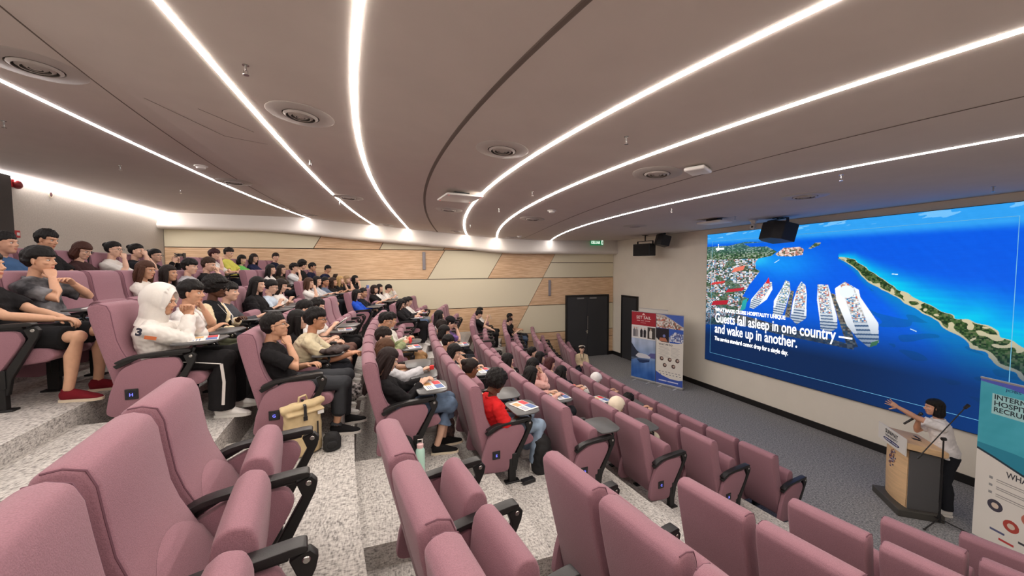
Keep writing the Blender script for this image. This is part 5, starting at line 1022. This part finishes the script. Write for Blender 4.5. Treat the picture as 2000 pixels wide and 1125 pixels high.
for i in range(3): p4.rect(.16, .40-.045*i, .20, .415-.045*i, (150, 150, 150)); p4.rect(.24, .405-.045*i, .80, .411-.045*i, (160, 156, 152)); p4.rect(.24, .394-.045*i, .60, .399-.045*i, (160, 156, 152))
for u, v, c in [(.24, .245, (70, 66, 78)), (.60, .245, (190, 110, 96)), (.42, .165, (176, 70, 60)), (.80, .165, (90, 80, 76))]: p4.disc(u, v, .085, c, 2.4); p4.disc(u, v, .04, (214, 196, 180), 2.4)
for u, v, c in [(.2, .09, (90, 94, 130)), (.5, .09, (60, 60, 66)), (.3, .05, (190, 60, 60)), (.6, .05, (90, 90, 100))]: p4.rect(u, v, u+.16, v+.012, c)
banner((7.10, 2.50), (-.30, -.954), .85, 2.10, 'teal and white roll-up banner about international hospitality at the right edge', p4,
       [('INTERNATIONAL', .16, .893, .082, .85*.76, (34, 52, 62), 'LEFT'), ('HOSPITALITY &', .16, .855, .082, .85*.70, (34, 52, 62), 'LEFT'), ('RECRUITMENT', .16, .817, .082, .85*.64, (34, 52, 62), 'LEFT'), ('WHAT WE DO', .34, .445, .10, .85*.6, (64, 64, 70), 'LEFT'), ('JOBS', .28, .955, .04, .14, (30, 40, 110), 'LEFT')])
# ------------------------------------------------------------------ lectern
M_lw = mat('lectern_maple', (226, 190, 146), .5, nz=.12, ns=4, stretch=(1, 1, 8)); M_lg = mat('lectern_grey_laminate', (84, 84, 86), .6)
lec = thing('lectern', 'maple and grey lectern with a white name board', 'lectern', (7.20, 3.17, 0), math.radians(141))
MB().box((.02, 0, .05), (.50, .66, .10)).build('plinth', mat('lectern_plinth', (70, 68, 64), .5), lec, bevel=.01)
mb = MB(); mb.prism([(-.19, .10), (.14, .10), (.14, .93), (-.19, .90)], 'y', .245, .265); mb.build('side_panel', M_lg, lec, bevel=.004); mb = MB(); mb.prism([(-.19, .10), (.14, .10), (.14, .93), (-.19, .90)], 'y', -.265, -.245); mb.build('side_panel', M_lg, lec, bevel=.004)
mb = MB(); mb.box((-.02, .0, .5), (.30, .48, .80)); mb.build('carcass', mat('lectern_inner', (60, 58, 56), .7), lec)
mb = MB(); n = 10; vs = []
for i in range(n+1):
    y = -.25+.5*i/n; bow = .03*(1-(2*i/n-1)**2)
    for z, e in ((.10, .0), (.35, .025), (.60, .030), (.92, .0)): vs.append((.15+bow+e*(1-(2*i/n-1)**2), y*(1-.06*(z < .2)), z))
mb.add(vs, [(i*4+j, (i+1)*4+j, (i+1)*4+j+1, i*4+j+1) for i in range(n) for j in range(3)]); mb.box((.13, 0, .51), (.03, .5, .82)); mb.build('front_panel', M_lw, lec, smooth=50)
mb = MB(); mb.prism([(.20, 1.06), (.20, .97), (-.22, .90), (-.24, .92), (-.24, .98)], 'y', -.32, .32); mb.build('desk_top', M_lw, lec, bevel=.008)
nb = MB(); nb.box((.215, 0, .99), (.012, .66, .24)); nb = nb.build('name_board', mat('name_board_white', (226, 224, 218), .5), lec)
for s, z, sz, w, rgb in [('SUNWAY', 1.02, .085, .30, (26, 26, 30)), ('UNIVERSITY', .975, .04, .30, (110, 110, 116))]:
    me = text_mesh(s, sz, mat('ink_%d_%d' % (rgb[0], rgb[2]), rgb, .6), align='CENTER', off=.001); x = [q.co.x for q in me.vertices]; me.transform(Matrix.Diagonal((w/(max(x)-min(x)), 1, 1, 1))); o = link('printed_lettering', me, nb); o.matrix_local = basis((.2225, 0, z), (0, 1, 0), (0, 0, 1), (1, 0, 0))
mb = MB(); mb.prism(rounded([(-.19, .905), (.19, .905), (.19, .955), (-.19, .955)], .45, 4), 'x', .2215, .2235); o = mb.build('blue_strip', mat('navy_strip', (38, 46, 92), .5), nb)
mb = MB(); [mb.box((.2243, -.150+.02*q, .930), (.001, .013 if q % 3 else .016, .016)) for q in range(16) if q != 8]; mb.build('small_print', mat('ink_244_240', (214, 214, 230), .6), nb)
mb = MB(); rr = random.Random(5)
for i in range(70):
    a = rr.uniform(0, 6.28); q = rr.random()**.6; y, z = .075*q*math.cos(a), .70+.13*q*math.sin(a); mb.box((.2125-.96*y*y-.35*(z-.6)**2, y, z), (.006, rr.uniform(.008, .022), rr.uniform(.006, .02)), rr.choice([0, 0, 1, 2]))
mb.build('coat_of_arms', [mat('crest_navy', (64, 62, 110), .5), mat('crest_rust', (170, 120, 96), .5), mat('crest_silver', (190, 190, 200), .4)], lec)
mb = MB(); mb.box((-.05, .02, 1.017), (.09, .06, .004), rot=Euler((0, -.165, 0)).to_matrix()); mb.box((-.12, -.10, 1.005), (.03, .12, .004), rot=Euler((0, -.165, 0)).to_matrix()); mb.build('desk_socket', M_blk2, lec)
# microphone stand
ms = thing('microphone_stand', 'black boom microphone stand beside the lectern', 'microphone stand', (7.05, 2.78, 0))
mb = MB()
for k in range(3):
    a = 1.0+k*2.094; mb2 = MB().loft([(0, 0, .10), (.30*math.cos(a), .30*math.sin(a), .012)], [.008, .009], n=8); mb2.ell((.30*math.cos(a), .30*math.sin(a), .012), (.018, .018, .012), n=8, m=6); mb2.build('leg', M_blk, ms, smooth=50)
MB().loft([(0, 0, .06), (0, 0, .14)], [.022, .02], n=10).build('leg_hub', M_blk, ms); MB().loft([(0, 0, .1), (0, 0, .72), (0, 0, .722), (0, 0, 1.20)], [.0125, .0125, .009, .009], n=10).build('pole', M_blk, ms)
MB().loft([(-.02, .01, 1.20), (.02, -.01, 1.20)], [.022, .022], n=10).build('boom_clamp', M_blk, ms); MB().loft([(-.33, .10, .95), (.24, -.085, 1.62)], [.0065, .0065], n=8).build('boom_arm', M_blk, ms); MB().loft([(-.34, .103, .94), (-.29, .085, .995)], [.012, .012], n=8).build('counterweight', M_blk, ms)
MB().loft([(.24, -.085, 1.62), (.29, -.10, 1.66)], [.018, .022], n=10).build('microphone_clip', M_blk, ms)
# presenter
pr = (7.50, 2.93); ang = math.radians(128)
def tol(p): v = Vector((p[0]-pr[0], p[1]-pr[1], p[2])); c, s_ = math.cos(-ang), math.sin(-ang); return (v.x*c-v.y*s_, v.x*s_+v.y*c, v.z)
person((pr[0], pr[1], 0), ang, (.15, .04, 1.50), 'woman presenting in a white shirt behind the lectern, arm stretched out to the screen', fem=True, skn=(206, 156, 130), hair=('bob', BK), top=((232, 230, 232), 'short'), legs=(DT, 'long'), stand=True, hi=True,
       yaw=4, pitch=2, hands=((tol((6.80, 3.62, 1.66)), 'open', (0, -.3, -1), (.3, .9, .5)), ((.30, .06, 1.29), 'grip', (0, -.6, -1))), seed=7)
ms2 = thing('handheld_microphone', 'black handheld microphone in the presenter\'s hand', 'microphone', (0, 0, 0)); c, s_ = math.cos(ang), math.sin(ang)
def tow(p): return (pr[0]+p[0]*c-p[1]*s_, pr[1]+p[0]*s_+p[1]*c, p[2])
MB().loft([tow((.46, .11, 1.22)), tow((.29, .05, 1.37))], [.013, .016], n=12).build('microphone_body', M_blk, ms2, smooth=50); MB().ell(tow((.275, .045, 1.385)), (.024, .024, .026)).build('microphone_grille', mat('mic_mesh', (70, 70, 72), .4, metal=.7), ms2, smooth=60)
# ------------------------------------------------------------------ things carried, worn and left lying about
def seat_mat(k, b, i):
    x, y, z, t = row_seats(k, b)[i]; return Matrix.Translation((x, y, z)) @ Matrix.Rotation(-t, 4, 'Z')
def at_seat(k, b, i, loc, name, label, cat, rz=0, group=None):
    M = seat_mat(k, b, i); p = M @ Vector(loc); t = row_seats(k, b)[i][3]; return thing(name, label, cat, p, -t+rz, group)
M_pap = mat('leaflet_white', (232, 230, 228), .5); M_red = mat('leaflet_red', (206, 56, 66), .5); M_blu = mat('leaflet_blue', (88, 116, 170), .5); M_org = mat('leaflet_sand', (214, 170, 110), .5)
mb = MB(); mb.box((0, 0, .0015), (.20, .29, .003), 0); mb.box((.055, .07, .0034), (.075, .12, .001), 1); mb.box((.05, -.06, .0034), (.08, .12, .001), 2); mb.box((-.045, .06, .0034), (.07, .10, .001), 3)
for q in range(3): mb.box((-.03-.02*q, -.07, .0034), (.007, .11, .001), 2)
LEAF = mb.mesh('leaflet', [M_pap, M_red, M_blu, M_org])
for k, b, i, w, a in [(4, 'c', 0, 'in front of the red tee shirt', .3), (5, 'c', 0, 'under the hand of the girl at the F end seat', .1), (5, 'c', 4, 'in front of the green hoodie', .2), (4, 'c', 3, 'in front of the girl with the black bob', .15), (4, 'c', 7, 'in front of the purple striped shirt', .1),
    (7, 'c', 0, 'in front of the white hooded sweatshirt', .25), (3, 'c', 2, 'in front of the sleek-haired girl in pink', .1), (2, 'c', 3, 'on an empty row C tablet', .2), (5, 'f', 0, 'before the far F end seat', .1), (5, 'f', 2, 'in front of the white sweater in far row F', .0),
    (6, 'f', 1, 'beside the bright blue hoodie', .1), (8, 'f', 2, 'in front of the olive top in the far block', .1), (8, 'c', 1, 'under the elbow of the washed black tee shirt', .3), (9, 'c', 6, 'in front of the rearmost white tee shirt', .1), (6, 'c', 4, 'in front of the face mask', .2)]:
    s = -1
    t = at_seat(k, b, i, (.68, s*PW/2+.21, .706), 'leaflet', 'printed leaflet on the tablet '+w, 'leaflet', a, 'leaflets on the writing tablets'); o = link('sheet', LEAF, t)
def soft(mb, vox, m, name, parent, amp=.006, sc=30, seed=1):
    me = remesh(mb, vox, 3); fold(me, amp, sc, seed); me.materials.append(m); return link(name, smooth_all(me), parent)
# beige roll-top backpack in the aisle
bp = thing('backpack', 'beige roll-top backpack standing in the aisle beside the G end seat', 'backpack', (-.68, 3.60, 1.908), .55)
M_can = mat('beige_canvas', (206, 184, 142), .9, nz=.08, ns=30, bump=.2, bs=500)
mb = MB(); mb.loft([(0, 0, .01), (0, 0, .05), (.0, 0, .25), (0, 0, .38), (.01, 0, .43)], [(.15, .085), (.155, .09), (.152, .09), (.148, .075), (.15, .045)], lat=(1, 0, 0), n=20); soft(mb, .009, M_can, 'bag_body', bp, .005)
mb = MB(); mb.loft([(-.17, 0, .415), (-.08, -.02, .43), (.08, -.02, .43), (.17, 0, .44)], [(.05, .035), (.055, .035), (.055, .035), (.045, .03)], n=14); mb.loft([(-.15, -.05, .38), (.15, -.05, .38)], [(.05, .018), (.05, .018)], n=10); soft(mb, .009, M_can, 'rolled_top', bp, .005)
MB().loft([(-.03, 0, .45), (-.025, 0, .50), (.03, 0, .51), (.045, 0, .45)], [(.016, .006)]*4, lat=(0, 1, 0), n=8).build('top_handle', M_can, bp, smooth=60)
mb = MB(); mb.loft([(.0, .0, .475), (-.01, -.085, .44), (-.015, -.105, .33)], [(.012, .003)]*3, lat=(1, 0, 0), n=6); mb.box((-.016, -.104, .34), (.03, .012, .035)); mb.build('strap_and_buckle', M_blk, bp)
MB().box((.085, -.093, .20), (.012, .006, .17)).build('pocket_zip', M_blk, bp); MB().box((.12, -.075, .355), (.05, .012, .035)).build('white_tag', M_pap, bp)
def bottle(name, label, p, r, h, m, mc, straw=False):
    t = thing(name, label, 'bottle', p); MB().lathe([(.0001, 0), (r*.95, 0), (r, .01), (r, h*.76), (r*.7, h*.84), (r*.62, h*.86), (.0001, h*.86)], n=24).build('bottle_body', m, t, smooth=40)
    MB().lathe([(.0001, h*.855), (r*.72, h*.855), (r*.74, h*.98), (r*.5, h), (.0001, h)], n=20).build('bottle_cap', mc, t, smooth=40)
    if straw: MB().loft([(-.02, 0, h*.97), (-.02, 0, h*1.14), (.02, 0, h*1.14), (.02, 0, h*.97)], [.006]*4, n=8).build('carry_loop', M_wp, t, smooth=50)
bottle('water_bottle', 'brushed steel water bottle on the floor by the black trainers of row G', (-.42, 3.99, 1.908), .036, .26, mat('steel_bottle', (188, 186, 184), .35, metal=.6), M_wp)
bottle('water_bottle', 'mint green water bottle with a pink cap beside the black bag', (.30, 3.56, 1.59), .042, .27, mat('mint_bottle', (186, 226, 210), .4), mat('pink_cap', (232, 196, 194), .4), True)
def sack(name, label, p, rz, sx, sy, h, m, seed, strap=True):
    t = thing(name, label, 'bag', p, rz); mb = MB(); mb.loft([(0, 0, .005), (0, 0, .05), (.01, 0, h*.5), (-.01, 0, h*.85), (0, 0, h)], [(sx, sy), (sx*1.06, sy*1.06), (sx, sy), (sx*.8, sy*.7), (sx*.3, sy*.3)], lat=(1, 0, 0), n=18); soft(mb, .011, m, 'bag_body', t, .010, 22, seed)
    mb = MB(); mb.ell((0, -sy*.95, h*.38), (sx*.66, sy*.3, h*.25)); soft(mb, .01, m, 'front_pocket', t, .004, 30, seed)
    if strap: MB().loft([(-sx*.4, sy*.7, h*.9), (-sx*.5, sy*1.3, h*.5), (-sx*.4, sy*1.1, .03)], [(.018, .004)]*3, n=8).build('shoulder_strap', M_blk, t, smooth=50)
    return t
M_nyl = mat('black_nylon', (27, 27, 29), .75, nz=.1, ns=30, bump=.2, bs=200)
sack('backpack', 'black backpack at the feet of the white hooded sweatshirt behind row G', (-1.33, 4.30, 2.19), .3, .13, .10, .48, M_nyl, 2)
sack('backpack', 'black bag leaning beside the mint bottle at the F end seat', (.13, 3.60, 1.59), .6, .14, .11, .36, M_nyl, 3)
sack('backpack', 'black backpack standing beyond the white trainers of the red tee shirt', (1.62, 3.72, 1.272), .2, .12, .10, .42, M_nyl, 4)
sack('pouch', 'small black pouch lying just right of the beige backpack', (-.46, 3.60, 1.908), .2, .075, .055, .16, M_nyl, 5)
sack('bag', 'black bag with chain under the seats of row F by the tan trousers', (.55, 5.0, 1.59), .4, .11, .09, .34, M_nyl, 6)
sack('bag', 'white patterned bag on the floor in front of row G', (-.36, 4.95, 1.908), .5, .11, .09, .20, cloth((222, 214, 212), 'pattern'), 7, False)
sack('bag', 'dark patterned bag with flowers between rows F and E', (.62, 4.12, 1.59), .3, .10, .09, .38, cloth((88, 66, 62), 'pattern'), 8, False)
t = thing('soft_toy', 'small orange fluffy toy on the floor by the black bag', 'toy', (.20, 3.33, 1.59)); mb = MB(); rr = random.Random(3)
for q in range(26): mb.ell((rr.uniform(-.06, .06), rr.uniform(-.045, .045), .03+rr.uniform(0, .03)), (.02, .02, .02), n=8, m=6)
mb.build('fluffy_body', mat('orange_plush', (206, 140, 76), .9, nz=.3, ns=60), t, smooth=60); mb = MB(); mb.ell((.07, .0, .05), (.006, .006, .006), n=6, m=4); mb.ell((.07, .03, .05), (.006, .006, .006), n=6, m=4); mb.build('eye', M_blk, t)
t = thing('power_bank', 'black power bank with white cables on the floor at the E end', 'power bank', (1.39, 3.56, 1.272), .2); MB().box((0, 0, .02), (.15, .075, .038)).build('battery_case', M_blk, t, bevel=.008, seg=2)
MB().loft([(-.07, 0, .02), (-.14, .05, .006), (-.20, -.02, .005), (-.12, -.10, .005), (.05, -.13, .005), (.22, -.08, .005)], [.0035]*6, n=6).build('white_cable', M_wp, t, smooth=60); MB().loft([(.07, .0, .02), (.16, .03, .005), (.30, .0, .005)], [.0035]*3, n=6).build('white_cable', M_wp, t, smooth=60)
# on tablets
t = at_seat(6, 'c', 1, (.72, -.15, .706), 'jacket', 'crumpled dark brown jacket lying on the tablet before the cream tee shirt', 'jacket'); mb = MB()
for q in range(9): mb.ell((rr.uniform(-.09, .09), rr.uniform(-.12, .10), .028+rr.uniform(0, .02)), (.07, .055, .03), n=12, m=8)
soft(mb, .009, mat('dark_brown_nylon', (62, 50, 48), .7, bump=.2), 'folded_cloth', t, .012, 40, 2); MB().loft([(-.17, -.02, .01), (-.15, -.03, .07), (-.12, -.02, .09)], [.005]*3, n=8).build('drawstring', M_wp, t)
t = at_seat(9, 'c', 5, (-.01, .30, .60), 'jacket', 'black jacket hung over a seat back in the rearmost row', 'jacket'); mb = MB(); mb.loft([(.0, 0, 0), (.03, 0, .2), (.06, 0, .40), (.09, 0, .50)], [(.17, .07), (.18, .08), (.17, .09), (.10, .06)], lat=(0, 1, 0), n=20); soft(mb, .013, M_nyl, 'draped_cloth', t, .014, 26, 3); mb = MB(); mb.loft([(.08, -.15, .36), (.10, -.17, .15), (.08, -.16, .02)], [.05, .045, .04], n=12); soft(mb, .013, M_nyl, 'sleeve', t, .006, 26, 3)
t = at_seat(8, 'f', 6, (.66, .0, .706), 'laptop', 'open black laptop in front of the boy in the navy polo shirt', 'laptop'); MB().box((0, 0, .009), (.22, .32, .018)).build('keyboard_base', M_blk, t, bevel=.003)
mb = MB(); mb.box((0, 0, .11), (.008, .32, .21)); mb.v = [tuple(Euler((0, .35, 0)).to_matrix() @ Vector(v)+Vector((.10, 0, .012))) for v in mb.v]; mb.build('display_lid', M_blk, t, bevel=.003)
t = at_seat(7, 'f', 6, (.72, -.1, .50), 'drinking_cup', 'pale blue drinking cup by the last girl in far row H', 'cup'); t.location.z += .2; MB().lathe([(.0001, 0), (.034, 0), (.044, .12), (.046, .12), (.046, .125), (.0001, .125)], n=20).build('cup_body', mat('pale_blue_cup', (120, 140, 206), .4), t, smooth=40); MB().lathe([(.048, .12), (.048, .132), (.0001, .134)], n=20).build('cup_lid', M_wp, t)
def phone(k, b, i, p, lab, col=(26, 26, 28), rot=(0, .9, 0)):
    t = at_seat(k, b, i, p, 'mobile_phone', lab, 'phone'); R = Euler(rot).to_matrix(); mb = MB(); mb.box((0, 0, 0), (.15, .075, .009), rot=R); mb.build('phone_body', mat('phone_%d' % col[0], col, .3), t, bevel=.004, seg=2)
    mb = MB(); mb.box((0, 0, .005), (.14, .067, .0015)); mb.v = [tuple(R @ Vector(v)) for v in mb.v]; mb.build('phone_screen', mat('phone_glass', (36, 40, 52), .1), t)
phone(7, 'c', 7, (.60, .0, .80), 'phone held by the girl in a white shirt in row H', rot=(0, -.6, 0)); phone(3, 'f', 4, (.60, .0, .98), 'white phone held up by the young man in far row D', (226, 226, 226), (0, 1.2, 0)); phone(7, 'c', 5, (.70, -.05, .75), 'dark phone in the hands of the large woman in black', rot=(0, -.5, 0))
t = at_seat(9, 'c', 8, (.60, -.08, 1.02), 'phone_tripod', 'black tripod clamp and phone held up in the rearmost row', 'tripod'); mb = MB()
for a in (-.1, 0, .1): mb.loft([(0, -.13, .02+a*.3), (0, .13, .03-a*.2)], [.009, .009], n=8)
mb.box((0, .02, .03), (.03, .10, .05)); mb.build('folded_legs', M_blk, t); MB().box((.02, .10, .02), (.010, .08, .10)).build('phone_body', M_blk, t, bevel=.003)
t = at_seat(6, 'c', 4, (.62, .0, .80), 'paper_sheet', 'white paper held up by the person in the face mask', 'paper'); mb = MB(); mb.box((0, 0, 0), (.21, .28, .003), rot=Euler((0, -.7, .1)).to_matrix()); mb.box((.01, 0, .012), (.21, .28, .003), rot=Euler((0, -.62, -.1)).to_matrix()); mb.build('sheet', M_pap, t)
t = at_seat(5, 'c', 4, (.63, .0, .80), 'snack_packet', 'bright red packet held by the student in the green hoodie', 'packet'); mb = MB(); mb.ell((0, 0, 0), (.03, .06, .055)); mb.build('foil_packet', mat('packet_red', (220, 50, 48), .35), t, smooth=60)
t = at_seat(5, 'c', 1, (.76, -.06, .76), 'snack_packet', 'small red packet held by the girl with pale grey sleeves', 'packet'); mb = MB(); mb.box((0, 0, 0), (.05, .035, .05)); mb.build('foil_packet', mat('packet_red', (220, 50, 48), .35), t, bevel=.008)
# marks and details worn by people: children of their wearer
PPL = [o for o in bpy.data.objects if o.name.split('.')[0] == 'person']
def who(sub): return next(o for o in PPL if sub in o['label'])
def mark(root, s, size, m, loc, x, y, name='printed_mark', off=.002):
    me = text_mesh(s, size, m, align='CENTER', off=off, ext=.001); o = link(name, me, root); x, y = Vector(x).normalized(), Vector(y).normalized(); z = x.cross(y).normalized(); y = z.cross(x); o.matrix_local = basis(loc, x, y, z); return o
h = who('white hooded'); M_nv = mat('patch_navy', (40, 42, 60), .7)
mark(h, '3', .085, M_nv, (.315, -.262, .79), (1, .0, -.25), (.25, -.1, 1), 'number_patch', .004)
o = MB().box((0, 0, 0), (.075, .003, .028)).build('orange_patch', mat('patch_orange', (196, 106, 60), .7), h); o.location = (.39, -.262, .765); o.rotation_euler = (0, .25, .1)
mb = MB(); mb.loft([(.40, -.205, .545), (.62, -.235, .54), (.84, -.222, .50)], [(.010, .004)]*3, n=8); mb.loft([(.84, -.222, .50), (.855, -.226, .34), (.84, -.222, .14)], [(.004, .012)]*3, n=8); mb.build('white_trouser_stripe', M_wp, h, smooth=60)
c_ = who('bearded man'); mark(c_, 'Z', .17, M_wp, (.115, .0, .90), (0, -1, 0), (0, 0, 1), 'back_print', .006)
l = who('beige roll-neck'); MB().loft([(.36, .055, .93), (.455, .03, .82), (.475, .0, .70), (.455, -.03, .82), (.36, -.055, .93)], [(.007, .0025)]*5, n=6).build('lanyard', M_blk, l)
MB().loft([(.36-.022+.084*math.cos(a), .0925*math.sin(a), 1.06+.064+.044*math.cos(a)) for a in np.linspace(0, 2*math.pi, 25)], [(.007, .017)]*25, n=8, cap=False).build('headband', cloth((224, 216, 200)), l, smooth=60)
v = who('varsity jacket and cream') if any('varsity jacket and cream' in q['label'] for q in PPL) else who('black varsity jacket')
MB().loft([(.47, .06, .93), (.565, .035, .78), (.575, .0, .70), (.555, -.035, .78), (.46, -.07, .93)], [(.006, .002)]*5, n=6).build('lanyard', M_wp, v)
